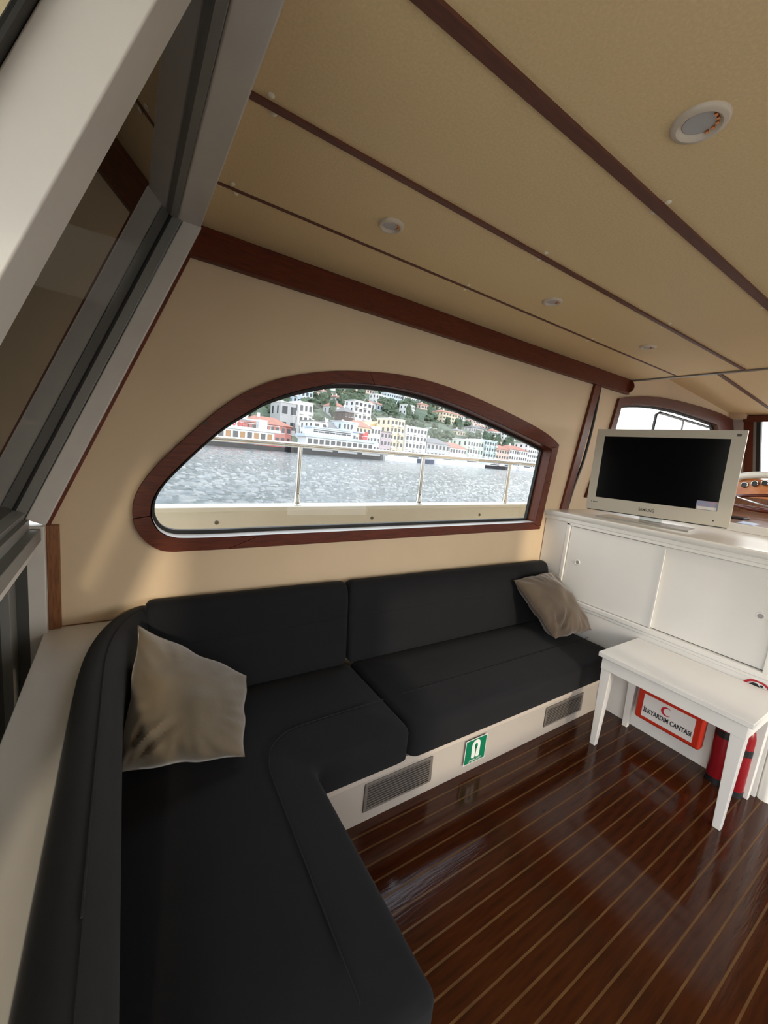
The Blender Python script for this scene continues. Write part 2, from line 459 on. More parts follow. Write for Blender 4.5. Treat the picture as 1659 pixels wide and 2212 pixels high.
rbox(MB(), -0.02, 1.21, -0.085, -0.158, 0.617, 0.730).build('mullion', FRAMEW, aft, 0.003)
rbox(MB(), 0.02, 1.21, -0.158, -0.166, 0.600, 0.735).build('gasket', RUBBER, aft)
rbox(MB(), 0.015, 1.19, -0.093, -0.097, 0.73, 1.732).build('glass_pane', GLASS_D, aft)
rbox(MB(), 0.02, 1.19, -0.162, -0.165, -0.10, 0.600).build('glass_pane', GLASS_C, aft)
rbox(MB(), 0.0, 1.21, -0.060, -0.20, -0.16, -0.10).build('mullion', FRAMEW, aft, 0.003)
bx('glass_pane', (-0.345, -0.1, 0.2), (-0.340, 1.66, 1.05), GLASS_D, aft)
bx('stile', (-0.36, 1.655, 0.1), (-0.315, 1.74, 1.085), ALU, aft, 0.003)
bx('stile', (-0.36, -0.16, 0.0), (-0.30, -0.10, 1.085), ALU, aft, 0.003)
trim3 = tag(rbox(MB(), -0.02, 1.13, -0.002, 0.010, 1.776, 1.794).build('trim_3', MAHOG_V, None), kind='structure')
tag(MB().box((-0.236, 1.772, 0.745), (-0.200, 1.794, 1.134)).build('trim_4', OAKTRIM, None, 0.003), kind='structure')

# ---- ceiling
ceil = empty('ceiling', (0.237, 0, 2.264), kind='structure')
BAT = [1.459, 1.065, 0.673, 0.279, -0.115, -0.509, -0.903, -1.297]
edges = [1.81] + BAT + [-1.81]
for i in range(len(edges)-1):
    bx('ceiling_panel', (0.20, edges[i+1]+0.003, 2.264), (3.43, edges[i]-0.003, 2.285), CEIL, ceil, 0.003)
BW = [0.011, 0.017, 0.030, 0.017, 0.017, 0.017, 0.017, 0.017]
for y, w in zip(BAT, BW):
    bx('batten', (0.205, y-w/2, 2.256 if w > 0.012 else 2.260), (3.40, y+w/2, 2.274), BATTENM, ceil, 0.001)
capm = None
for y in BAT[:3]:
    for x in (0.272, 1.27, 2.26, 3.30):
        for dy in (-0.024, 0.022):
            o = MB().lathe([(0.0085, 0.002), (0.0082, -0.002), (0.004, -0.0045), (0, -0.005)], (0, 0, 0), n=12).build('screw_cap', CAPM, ceil, smooth=True) if capm is None else capm.copy()
            if capm is None: capm = o
            else: C.objects.link(o)
            o.location = Vector((x + (0.02 if dy > 0 else 0), y+dy, 2.264))
bx('edge_trim', (3.415, -1.81, 2.254), (3.445, 1.79, 2.284), STEEL, ceil, 0.002)
bx('edge_step', (3.43, -1.81, 2.284), (3.445, 1.81, 2.46), CEIL, ceil)
def fz(x): return 2.39 - 0.0632*(x-4.01)
FB = [1.81, 1.415, 1.02, 0.62, 0.22, -0.2, -0.6, -1.0, -1.81]
for i in range(len(FB)-1):
    y0, y1 = FB[i+1]+0.003, FB[i]-0.003
    MB().hexa([(3.44,y0,fz(3.44)),(5.8,y0,fz(5.8)),(5.8,y1,fz(5.8)),(3.44,y1,fz(3.44)),(3.44,y0,fz(3.44)+.02),(5.8,y0,fz(5.8)+.02),(5.8,y1,fz(5.8)+.02),(3.44,y1,fz(3.44)+.02)]).build('forward_panel', CEIL, ceil)
for y in FB[1:-1]:
    y0, y1 = y-0.014, y+0.014
    MB().hexa([(3.45,y0,fz(3.45)-.008),(5.75,y0,fz(5.75)-.008),(5.75,y1,fz(5.75)-.008),(3.45,y1,fz(3.45)-.008),(3.45,y0,fz(3.45)+.01),(5.75,y0,fz(5.75)+.01),(5.75,y1,fz(5.75)+.01),(3.45,y1,fz(3.45)+.01)]).build('batten', BATTENM, ceil)
bx('overhang_panel', (-1.7, -0.1, 2.33), (0.21, 2.35, 2.37), CEIL, ceil)
bx('overhang_panel', (-0.6, -1.85, 2.33), (0.21, -0.1, 2.37), CEIL, ceil)  # unseen starboard overhang, cut short to let more skylight in
bx('roof_deck', (-1.7, -0.1, 2.48), (6.0, 2.0, 2.54), WHITE, ceil)
bx('roof_deck', (-0.6, -1.9, 2.48), (6.0, -0.1, 2.54), WHITE, ceil)

# ---- windshield and forward bulkhead
fore = empty('wall_fore', (6.0, 0, 1.6), kind='structure')
MB().hexa([(5.68,-1.8,2.205),(5.76,-1.8,2.235),(5.76,1.69,2.235),(5.68,1.69,2.205),(5.68,-1.8,2.275),(5.78,-1.8,2.275),(5.78,1.69,2.275),(5.68,1.69,2.275)]).build('header', MAHOG, fore, 0.004)
def post(y0, y1, m, name='post', yb=0.0, dx=0.0):
    return MB().hexa([(6.10+dx,y0+yb,1.60),(6.16+dx,y0+yb,1.60),(6.16+dx,y1+yb,1.60),(6.10+dx,y1+yb,1.60),(5.70+dx,y0,2.23),(5.76+dx,y0,2.23),(5.76+dx,y1,2.23),(5.70+dx,y1,2.23)]).build(name, m, fore, 0.003)
post(1.605, 1.69, MAHOG_V); post(1.580, 1.607, ALU, 'seal_strip'); post(1.545, 1.582, RUBBER, 'seal_strip')
post(0.40, 0.47, MAHOG_V); post(-0.47, -0.40, MAHOG_V); post(-1.75, -1.66, MAHOG_V)
post(1.69, 1.80, WHITE, 'corner_panel')
bx('header_infill', (5.60, 1.66, 2.236), (5.82, 1.86, 2.46), WALL, fore)
bx('header_panel', (5.74, -1.85, 2.262), (5.82, 1.86, 2.46), WALL, fore)
MB().add([(6.14,-1.7,1.58),(6.14,1.6,1.58),(5.74,1.6,2.23),(5.74,-1.7,2.23)], [(0,1,2,3)]).build('glass_pane', GLASS_C, fore)
bx('lower_panel', (6.05, -1.8, -0.2), (6.12, 1.8, 1.58), WHITE, fore)

# ---- starboard wall (behind the camera) with its own window, for the light of the room
stb = empty('wall_starboard', (0, -1.8, 0), kind='structure')
bx('lower_panel', (-0.25, -1.87, 0.0), (1.95, -1.80, 0.80), WALL, stb)
bx('upper_panel', (-0.25, -1.87, 2.10), (5.8, -1.80, 2.46), WALL, stb)
bx('aft_panel', (-0.25, -1.87, 0.80), (0.75, -1.80, 2.10), WALL, stb)  # unseen, kept solid to dim the aft end of the cabin
bx('sun_block_panel', (0.75, -1.87, 1.74), (1.95, -1.80, 2.10), WALL, stb)  # unseen, brought down low to keep the sun off the port wall
bx('pillar', (1.88, -1.87, 0.80), (1.95, -1.80, 2.10), MAHOG_V, stb)
bx('forward_panel', (3.3, -1.87, 0.0), (6.1, -1.80, 1.2), WALL, stb)
bx('frame_piece', (-0.25, -1.89, 0.78), (1.95, -1.78, 0.82), MAHOG, stb, 0.003)
bx('frame_piece', (0.70, -1.89, 1.72), (1.95, -1.78, 1.76), MAHOG, stb, 0.003)

# ================================================================== SEATING
def offset_poly(poly, dd):
    n = len(poly); res = []
    for i in range(n):
        a = Vector(poly[i-1]); b = Vector(poly[i]); c = Vector(poly[(i+1) % n])
        e1 = (b-a).normalized(); e2 = (c-b).normalized()
        n1 = Vector((-e1.y, e1.x)); n2 = Vector((-e2.y, e2.x))
        m = n1+n2
        res.append(b + m*(dd/(1+n1.dot(n2))))
    return res
def round_poly(poly, rad, k=5):
    n = len(poly); res = []
    for i in range(n):
        b = Vector(poly[i]); a = Vector(poly[i-1]); c = Vector(poly[(i+1) % n])
        e1 = (a-b).normalized(); e2 = (c-b).normalized()
        r_ = rad[i] if isinstance(rad, (list, tuple)) else rad
        p0, p1 = b+e1*r_, b+e2*r_
        for j in range(k+1):
            t = j/k
            res.append(p0*(1-t)**2 + b*2*t*(1-t) + p1*t*t)
    return res
def cushion(foot, z0, z1, rad, name, m, label, group, edge=0.034, crown=0.03):
    rings = [(0.012, z0), (0.0, z0+0.015)]
    ze = z1-crown
    for j in range(6):
        a = j/5*math.pi/2
        rings.append((edge*(1-math.cos(a)), ze-edge+edge*math.sin(a)))
    rings += [(edge+0.05, ze+crown*0.5), (edge+0.11, ze+crown*0.85), (edge+0.16, z1)]
    vs, fs = [], []
    n = None
    for (dd, z) in rings:
        pp = round_poly(offset_poly(foot, dd), [max(0.012, x) for x in rad])
        n = len(pp)
        vs += [(q.x, q.y, z + 0.0025*noise.noise(Vector((q.x*6, q.y*6, z*3)))) for q in pp]
    for i in range(len(rings)-1):
        for k in range(n):
            fs.append((i*n+k, i*n+(k+1) % n, (i+1)*n+(k+1) % n, (i+1)*n+k))
    fs.append(tuple(range(n-1, -1, -1)))
    fs.append(tuple((len(rings)-1)*n+k for k in range(n)))
    cx = sum(q[0] for q in foot)/len(foot); cy = sum(q[1] for q in foot)/len(foot)
    root = empty(name, (cx, cy, z0), label, 'cushion', group)
    MB().add(vs, fs).build('cover', m, root, smooth=True)
    return root
SEATM = FABRIC
GS = 'charcoal cushions of the corner sofa'
s1 = cushion([(-0.055,0.45),(0.553,0.45),(0.553,1.128),(0.984,1.128),(0.984,1.70),(-0.055,1.70)], 0.243, 0.432, [.03,.025,.05,.04,.03,.03], 'seat_cushion', FABRIC,
             'charcoal L-shaped seat cushion filling the corner, with the large taupe pillow on it', None)
st = [(0.385, 0.50), (0.390, 0.8), (0.395, 1.08), (0.400, 1.15), (0.425, 1.22), (0.475, 1.27), (0.54, 1.293), (0.70, 1.30), (0.95, 1.30)]
MB().tube([(x, y, 0.4325) for x, y in catmull(st, 6)], 0.0022, 6).build('seam', SEAM, s1, smooth=True)
s2 = cushion([(0.990,1.128),(2.600,1.128),(2.600,1.70),(0.990,1.70)], 0.243, 0.432, [.05,.05,.03,.03], 'seat_cushion', FABRIC,
             'long straight charcoal seat cushion reaching to the white cabinet', None)
MB().tube([(x, 1.302, 0.4315) for x in (1.04, 1.5, 2.0, 2.55)], 0.0012, 6).build('seam', SEAM, s2, smooth=True)
def sweep(path, prof, scales, taper=0.03):
    """path: XY points of the rear line, prof: (inward offset, z); inward is to the right of the path direction"""
    P = [Vector(q) for q in path]; m = len(P); vs = []; fs = []; n = len(prof)
    dist = [0.0]
    for i in range(1, m): dist.append(dist[-1]+(P[i]-P[i-1]).length)
    zc = sum(z for _, z in prof)/n
    oc = sum(o for o, _ in prof)/n
    for i in range(m):
        t = (P[min(i+1, m-1)]-P[max(i-1, 0)]).normalized()
        nrm = Vector((t.y, -t.x))
        e = min(dist[i], dist[-1]-dist[i])
        k = 1.0 if e >= taper else 1-0.28*(1-math.sqrt(max(0, 1-(1-e/taper)**2)))
        for (o, z) in prof:
            o2 = oc+(o-oc)*k; z2 = zc+(z-zc)*(0.5+0.5*k if k < 1 else 1)
            q = P[i]+nrm*(o2*scales[i])
            vs.append((q.x, q.y, z2))
    for i in range(m-1):
        for j in range(n):
            fs.append((i*n+j, i*n+(j+1) % n, (i+1)*n+(j+1) % n, (i+1)*n+j))
    fs.append(tuple(range(n-1, -1, -1))); fs.append(tuple((m-1)*n+j for j in range(n)))
    return vs, fs
def dense(a, b, n):
    """points from a to b with extra ones near the ends"""
    ts = [0, .004, .01, .018, .03] + [0.03+0.94*k/n for k in range(1, n)] + [.97, .982, .99, .996, 1]
    return [(a[0]+(b[0]-a[0])*t, a[1]+(b[1]-a[1])*t) for t in ts]
BP = catmull([(0.0,0.40),(0.0,0.60),(0.0,0.74),(0.004,0.795),(0.022,0.822),(0.055,0.830),(0.085,0.815),(0.102,0.775),(0.112,0.72),(0.116,0.663),(0.113,0.656),(0.118,0.648),(0.128,0.56),(0.138,0.47),(0.140,0.43),(0.132,0.415)], 3)
b1 = empty('back_cushion', (1.75, 1.75, 0.41), 'long straight charcoal back cushion under the window, beside the cabinet', 'cushion')
pth = dense((0.955, 1.787), (2.590, 1.787), 14)
MB().add(*sweep(pth, BP, [1.0]*len(pth))).build('cover', FABRIC, b1, smooth=True)
b2 = empty('back_cushion', (0.5, 1.75, 0.41), 'shorter charcoal back cushion under the window, behind the large taupe pillow', 'cushion')
pth = dense((0.062, 1.787), (0.945, 1.787), 12)
MB().add(*sweep(pth, BP, [1.0]*len(pth))).build('cover', FABRIC, b2, smooth=True)
b3 = empty('back_cushion', (-0.06, 0.9, 0.41), 'charcoal back cushion curving round the corner along the white ledge', 'cushion')
arc = [(-0.122, 0.25), (-0.122, 0.26), (-0.122, 0.275), (-0.122, 0.6), (-0.122, 0.9), (-0.122, 1.15)] + \
      catmull([(-0.122, 1.25), (-0.120, 1.36), (-0.110, 1.48), (-0.085, 1.60), (-0.045, 1.70), (0.010, 1.765), (0.052, 1.790)], 5)
arc2 = []
for a_, b_ in zip(arc[:-1], arc[1:]): arc2.append(a_)
arc2 += [(0.045, 1.786), (0.050, 1.789), (0.054, 1.790)]
BP3 = catmull([(0.0,0.40),(0.0,0.60),(0.0,0.735),(0.004,0.775),(0.018,0.797),(0.045,0.806),(0.070,0.800),(0.074,0.801),(0.090,0.785),(0.106,0.745),(0.116,0.68),(0.117,0.58),(0.115,0.48),(0.112,0.44),(0.105,0.42)], 3)
MB().add(*sweep(arc2, BP3, [0.97 + 0.05*math.sin(i*1.7)*0 for i in range(len(arc2))])).build('cover', FABRIC, b3, smooth=True)
def off_path(path, o, z):
    P = [Vector(q) for q in path]; m = len(P); res = []
    for i in range(m):
        t = (P[min(i+1, m-1)]-P[max(i-1, 0)]).normalized()
        q = P[i]+Vector((t.y, -t.x))*o
        res.append((q.x, q.y, z))
    return res
MB().tube(off_path(arc2[3:-3], 0.069, 0.8025), 0.0020, 6).build('seam', SEAM, b3, smooth=True)

# ---- bench below the cushions
bench = empty('sofa_bench', (1.0, 1.5, 0.0), 'white L-shaped bench base under the charcoal cushions, with two vent grilles', 'bench')
mb = MB(); mb.box((0.50, 1.172, 0.0), (2.603, 1.205, 0.20)); mb.build('front_panel', WHITE, bench)
bx('fascia', (0.50, 1.161, 0.196), (2.603, 1.215, 0.240), vary(mat('fascia_lit_white', (0.54, 0.475, 0.41), 0.35), 4, 0.04), bench, 0.004)  # lighter copy of the bench paint; light on the fascia put into its colour
bx('aft_panel', (0.488, 0.42, 0.0), (0.515, 1.17, 0.24), WHITE, bench)
bx('seat_board', (-0.22, 1.21, 0.215), (2.603, 1.785, 0.240), WHITE, bench)
bx('seat_board', (-0.22, 0.42, 0.215), (0.515, 1.21, 0.240), WHITE, bench)
bx('end_panel', (-0.22, 0.40, 0.0), (0.51, 0.42, 0.24), WHITE, bench)
bx('back_board', (-0.245, 0.20, 0.10), (-0.205, 1.785, 0.735), WHITE, bench)
lp = [(-0.247,0.20),(-0.1235,0.20),(-0.1235,1.25),(-0.1215,1.36),(-0.1115,1.48),(-0.0865,1.60),(-0.047,1.701),(0.008,1.767),(0.045,1.791),(-0.247,1.791)]
MB().prism([(x, y, 0.715) for x, y in lp], 0, (0, 0, 0.030)).build('ledge', WHITE_W, bench, 0.003)
MB().tube([(-0.20, 1.790, 0.746), (-0.12, 1.790, 0.7465), (0.03, 1.790, 0.746)], 0.0025, 6).build('caulk_line', OAKTRIM, bench)
def vent(x0, x1, z0, z1, nsl, deep):
    v = MB()
    y = 1.172
    v.box((x0, y-0.006, z0), (x1, y, z0+0.012)); v.box((x0, y-0.006, z1-0.012), (x1, y, z1)); v.box((x0, y-0.006, z0+0.012), (x0+0.014, y, z1-0.012)); v.box((x1-0.014, y-0.006, z0+0.012), (x1, y, z1-0.012))
    f = v.build('vent_grille', STEEL, bench, 0.0015, seg=1)
    bx('vent_shade', (x0+0.01, y-0.0008, z0+0.01), (x1-0.01, y-0.0002, z1-0.01), DARK, f)  # black sheet imitating the dark hollow behind the slats
    h = (z1-z0-0.024)/nsl
    for k in range(nsl):
        zc = z0+0.012+h*(k+0.5)
        MB().box((x0+0.013, y-0.0052, zc-h*0.24), (x1-0.013, y-0.0012, zc+h*0.14)).build('slat', STEEL, f)
vent(0.808, 1.160, 0.048, 0.178, 9, True)
vent(1.985, 2.352, 0.052, 0.173, 9, True)

# ---- flat print helper: local (x, y) on a plane given by two axes
def plane_m(o, ex, ey):
    ex = Vector(ex).normalized(); ey = Vector(ey).normalized(); ez = ex.cross(ey)
    m = Matrix((ex, ey, ez)).transposed().to_4x4(); m.translation = Vector(o)
    return m
def flat(name, pts, m, material, parent, h=0.0, t=0.0006):
    n = len(pts)
    return MB(m).prism([(x, y, h) for x, y in pts], 0, (0, 0, t)).build(name, material, parent)
def disc(cx, cy, rx, ry, n=28): return [(cx+rx*math.cos(2*math.pi*k/n), cy+ry*math.sin(2*math.pi*k/n)) for k in range(n)]
def rect(x0, y0, x1, y1): return [(x0,y0),(x1,y0),(x1,y1),(x0,y1)]
def text(name, s, m, size, material, parent, h=0.0012, bold=0.0, width=None):
    cu = bpy.data.curves.new(name, 'FONT'); cu.body = s; cu.size = size; cu.align_x = 'CENTER'; cu.align_y = 'CENTER'
    cu.extrude = 0.0003; cu.offset = bold
    to = bpy.data.objects.new(name, cu); C.objects.link(to)
    bpy.context.view_layer.update()
    me = bpy.data.meshes.new_from_object(to.evaluated_get(bpy.context.evaluated_depsgraph_get()))
    bpy.data.objects.remove(to)
    o = bpy.data.objects.new(name, me); C.objects.link(o)
    xs = [v.co.x for v in me.vertices]
    k = 1.0 if width is None else width/(max(xs)-min(xs))
    off = origin(parent); o.parent = parent
    for v in me.vertices:
        v.co = (m @ Vector((v.co.x*k, v.co.y, v.co.z+h))) - off
    me.materials.clear(); me.materials.append(material)
    return o

# ---- life jacket sign on the bench
sg = empty('life_jacket_sign', (1.427, 1.166, 0.12), 'small square green life jacket sign with white symbol on the bench front', 'sign')
m = plane_m((1.427, 1.1600, 0.119), (1, 0, 0), (0, 0, 1))
flat('border', rect(-0.0715, -0.065, 0.0715, 0.065), m, SIGNW, sg, 0.0)
flat('ground', rect(-0.0675, -0.061, 0.0675, 0.061), m, GREEN, sg, 0.0007)
for sgn in (-1, 1):
    pts = [(sgn*0.002, -0.028)] + [(sgn*(0.0145-0.0125*math.cos(a)), -0.030-0.010*math.sin(a)) for a in [math.pi*k/8 for k in range(9)]] + [(sgn*0.028, 0.030)] + \
          [(sgn*0.028*math.cos(a), 0.030+0.026*math.sin(a)) for a in [math.pi/2*k/8 for k in range(1, 9)]] + [(0, 0.046), (sgn*0.0015, 0.0)]
    if sgn > 0: pts = pts
    flat('jacket_half', pts if sgn > 0 else pts[::-1], m, SIGNW, sg, 0.0014)
flat('neck_hole', disc(0, 0.024, 0.0095, 0.0145), m, GREEN, sg, 0.0021)
flat('neck_slit', [(-0.004, 0.016), (0.004, 0.016), (0.0012, -0.03), (-0.0012, -0.03)][::-1], m, GREEN, sg, 0.0021)
m2 = m @ Matrix.Translation((0, -0.0515, 0))
text('lettering', 'LIFEJACKET', m2, 0.0155, SIGNW, sg, 0.0016, 0.0, 0.088)

# ---- pillows
def pillow(name, corners, thick, label, material, seed, flip=1):
    """corners bl, br, tr, tl"""
    bl, br, tr, tl = [Vector(q) for q in corners]
    nrm = (br-bl).cross(tl-bl).normalized()*flip
    n = 48; vs = []; fs = []
    rnd = random.Random(seed)
    folds = [(math.radians(38), 1.15, 0.016, 0.06), (math.radians(62), 0.8, 0.012, 0.05), (math.radians(16), 0.7, 0.010, 0.05), (math.radians(50), 0.5, 0.010, 0.04)]
    ph = [rnd.uniform(0, 6.28) for _ in range(8)]
    for side in (1, -1):
        for i in range(n+1):
            for j in range(n+1):
                u = -1+2*i/n; v = -1+2*j/n
                u = math.copysign(abs(u)**0.85, u); v = math.copysign(abs(v)**0.85, v)
                pu = u*(1-0.03*(1-v*v)); pv = v*(1-0.03*(1-u*u))
                edge = max(abs(u), abs(v))
                p = (bl*(1-pu)*(1-pv) + br*(1+pu)*(1-pv) + tr*(1+pu)*(1+pv) + tl*(1-pu)*(1+pv))/4
                t = thick*((1-u*u)*(1-v*v))**0.5*(1.0-0.10*abs(u*v))
                # gathers near the edges and creases running in from the corners
                a = math.atan2(v, u)
                w = max(0.0, (edge-0.55)/0.45)
                t *= 1+0.16*w*math.sin(15*a+ph[0])*math.sin(7*a+ph[1])
                c = abs(abs(u)-abs(v))
                corner = max(0, (abs(u)+abs(v)-1.1)/0.9)
                t += thick*0.16*corner*math.sin(9*(abs(u)-abs(v))+ph[2])*(1-edge**6)
                t += thick*0.16*noise.noise(Vector((u*2.2+seed, v*2.2, side*3)))*(1-edge**4)
                # folds running from the lower left corner and along the lower edge
                for fa, ln, am, wd in folds:
                    dx_, dy_ = u+1.0, v+1.0
                    al = dx_*math.cos(fa)+dy_*math.sin(fa); ac = -dx_*math.sin(fa)+dy_*math.cos(fa)
                    if 0 < al < ln:
                        env = math.sin(math.pi*min(1, al/ln))
                        t += am*env*(math.exp(-((ac-wd)/wd)**2) - 1.2*math.exp(-((ac+wd)/wd)**2))*(1-edge**8)
                wob = 0.005*math.sin(9*a+ph[3])*edge**6
                t = max(t, 0)
                q = p + nrm*(side*t) + (tr-bl).normalized()*wob
                if edge > 0.999: q = p + (tr-bl).normalized()*wob
                vs.append(q)
        b = 0 if side == 1 else (n+1)**2
        for i in range(n):
            for j in range(n):
                q = (b+i*(n+1)+j, b+(i+1)*(n+1)+j, b+(i+1)*(n+1)+j+1, b+i*(n+1)+j+1)
                fs.append(q if side*flip == 1 else q[::-1])
    base = (bl+br)/2
    root = empty(name, base, label, 'pillow')
    MB().add(vs, fs).build('cover', material, root, smooth=True)
    ring = []
    for k in range(0, n+1): ring.append(vs[k*(n+1)])
    for k in range(1, n+1): ring.append(vs[n*(n+1)+k])
    for k in range(1, n+1): ring.append(vs[(n-k)*(n+1)+n])
    for k in range(1, n): ring.append(vs[n-k])
    MB().tube(ring, 0.0013, 5, closed=True).build('edge_seam', material, root, smooth=True)
    return root
pillow('throw_pillow', [(-0.020, 1.300, 0.455), (0.330, 1.195, 0.462), (0.425, 1.560, 0.528), (0.036, 1.575, 0.806)], 0.13,
       'large taupe velvet pillow leaning in the sofa corner by the ledge', PILLOW, 3)
pillow('throw_pillow', [(2.235, 1.335, 0.462), (2.590, 1.310, 0.470), (2.535, 1.625, 0.785), (2.165, 1.650, 0.748)], 0.105,
       'small brown pillow propped at the cabinet end of the sofa', PILLOW2, 11)

# ================================================================== CABINET
XC = 2.606
cab = empty('cabinet', (3.0, 1.1, 0.0), 'long white cabinet with two sliding doors and a moulded top, under the television', 'cabinet')
bx('carcass', (XC+0.03, 0.40, 0.0), (3.45, 1.785, 1.185), WHITE_W, cab)
bx('gap_shade', (XC+0.028, 0.47, 0.60), (XC+0.0305, 1.60, 1.135), DARK, cab)  # black sheet imitating the shade in the gaps round the doors
bx('lower_panel', (XC, 0.40, 0.0), (XC+0.03, 1.19, 0.585), WHITE_W, cab)
bx('lower_panel', (XC, 1.19, 0.24), (XC+0.03, 1.79, 0.585), WHITE_W, cab)
bx('side_panel', (XC+0.004, 1.60, 0.585), (XC+0.03, 1.79, 1.14), WHITE_W, cab)
bx('stile', (XC-0.008, 1.585, 0.59), (XC+0.03, 1.612, 1.14), WHITE_W, cab, 0.004)
bx('stile', (XC-0.006, 0.40, 0.59), (XC+0.03, 0.483, 1.14), WHITE_W, cab, 0.004)
bx('bottom_rail', (XC-0.012, 0.40, 0.592), (XC+0.03, 1.59, 0.622), WHITE_W, cab, 0.005)
bx('bottom_rail', (XC-0.005, 0.40, 0.572), (XC+0.03, 1.59, 0.592), WHITE_W, cab, 0.004)
bx('top_rail', (XC-0.008, 0.40, 1.122), (XC+0.03, 1.612, 1.142), WHITE_W, cab, 0.004)
mp_ = [(-0.004,1.138),(-0.012,1.146),(-0.013,1.160),(-0.006,1.166),(-0.016,1.172),(-0.026,1.182),(-0.028,1.196),(-0.022,1.204),(0.02,1.205),(0.02,1.138)]
MB().prism([(XC+x, 0.38, z) for x, z in mp_], 0, (0, 1.41, 0)).build('top_moulding', WHITE_W, cab, smooth=True)
bx('worktop', (XC+0.015, 0.38, 1.185), (3.46, 1.79, 1.2045), WHITE_W, cab, 0.003)
bx('rear_lip', (3.44, 0.38, 1.2045), (3.47, 1.79, 1.258), WHITE_W, cab, 0.004)
d1 = bx('sliding_door', (XC+0.004, 0.992, 0.6245), (XC+0.016, 1.5815, 1.1185), WHITE_W, cab, 0.002)
d2 = bx('sliding_door', (XC+0.019, 0.4865, 0.6255), (XC+0.027, 1.010, 1.1185), WHITE_W, cab, 0.002)
bx('door_edge', (XC-0.001, 0.990, 0.6245), (XC+0.004, 0.998, 1.1185), WHITE_W, d1)
PULLG = mat('pull_shade', (0.36, 0.35, 0.34), 0.5)
def pull(x, y, z, par):
    MB().lathe([(0.020, 0), (0.019, 0.003), (0.015, 0.004), (0.012, 0.002), (0.0115, 0.0008), (0.0, 0.0006)], (x, y, z), (-1, 0, 0), 24).build('finger_pull', WHITE_W, par, smooth=True)
    MB().lathe([(0.0118, 0.0012), (0.0118, 0.0016), (0.0, 0.0018)], (x, y, z), (-1, 0, 0), 20).build('hollow_shade', PULLG, par)  # grey disc painting in the shade of the hollow
pull(XC+0.004, 1.497, 0.881, d1); pull(XC+0.019, 0.542, 0.884, d2)
MB().tube([(XC+0.036, 0.372, 0.0), (XC+0.036, 0.372, 1.14)], 0.030, 16).build('corner_post', WHITE_W, cab, smooth=True)
MB().tube([(XC+0.01, 1.7895, 0.60), (XC+0.004, 1.789, 0.9), (XC+0.004, 1.789, 1.19)], 0.002, 5).build('caulk_line', OAKTRIM, cab)

# ---- sign on the cabinet
ns = empty('prohibition_sign', (XC, 0.485, 0.512), 'round white prohibition sign with a red ring on the cabinet, behind the table', 'sign')
m = plane_m((XC-0.0005, 0.487, 0.512), (0, -1, 0), (0, 0, 1))
flat('ground', disc(0, 0, 0.066, 0.066, 40), m, SIGNW, ns, 0.0)
mb = MB(m); nn = 40
vv = [(0.063*math.cos(2*math.pi*k/nn), 0.063*math.sin(2*math.pi*k/nn), 0.0010) for k in range(nn)] + [(0.052*math.cos(2*math.pi*k/nn), 0.052*math.sin(2*math.pi*k/nn), 0.0010) for k in range(nn)]
mb.add(vv, [(k, (k+1) % nn, nn+(k+1) % nn, nn+k) for k in range(nn)]); mb.build('red_ring', REDINK, ns)
flat('pictogram', [(-0.034, 0.030), (-0.020, 0.044), (-0.004, 0.046), (0.006, 0.036), (0.018, 0.014), (0.004, -0.03), (-0.004, -0.03), (-0.006, 0.002), (-0.014, 0.014), (-0.024, 0.016)][::-1], m, INK, ns, 0.0008)
flat('pictogram', disc(0.014, 0.040, 0.006, 0.006, 14), m, INK, ns, 0.0008)
flat('slash', [(-0.040, 0.034), (-0.034, 0.040), (0.040, -0.034), (0.034, -0.040)][::-1], m, REDINK, ns, 0.0012) if False else None

# ---- first aid box hung under the table
kit = empty('first_aid_box', (2.55, 0.80, 0.12), 'red plastic first aid case with a white label, hung on the cabinet under the table', 'first aid box')
bx('rear_shell', (2.555, 0.650, 0.135), (2.604, 0.955, 0.325), RED, kit, 0.012, seg=3)
bx('front_shell', (2.492, 0.618, 0.128), (2.552, 0.938, 0.320), RED, kit, 0.014, seg=3)
bx('seam_band', (2.540, 0.628, 0.131), (2.565, 0.946, 0.323), REDX, kit, 0.006)
m = plane_m((2.4915, 0.778, 0.222), (0, -1, 0), (0, 0, 1))
flat('label_card', rect(-0.124, -0.068, 0.124, 0.066), m, LABEL, kit, 0.0, 0.0012)
cr_ = []
for k in range(25):
    a = math.radians(40 + 280*k/24); cr_.append((0.026*math.cos(a), 0.026*math.sin(a)))
for k in range(25):
    a = math.radians(318 - 276*k/24); cr_.append((0.007+0.0205*math.cos(a), 0.0205*math.sin(a)))
flat('crescent', [(x-0.008, y+0.024) for x, y in cr_], m, REDINK, kit, 0.0014)
text('lettering', '\u0130LKYARDIM \u00c7ANTASI', m @ Matrix.Translation((0, -0.026, 0)), 0.036, INK, kit, 0.0016, 0.0011, 0.234)

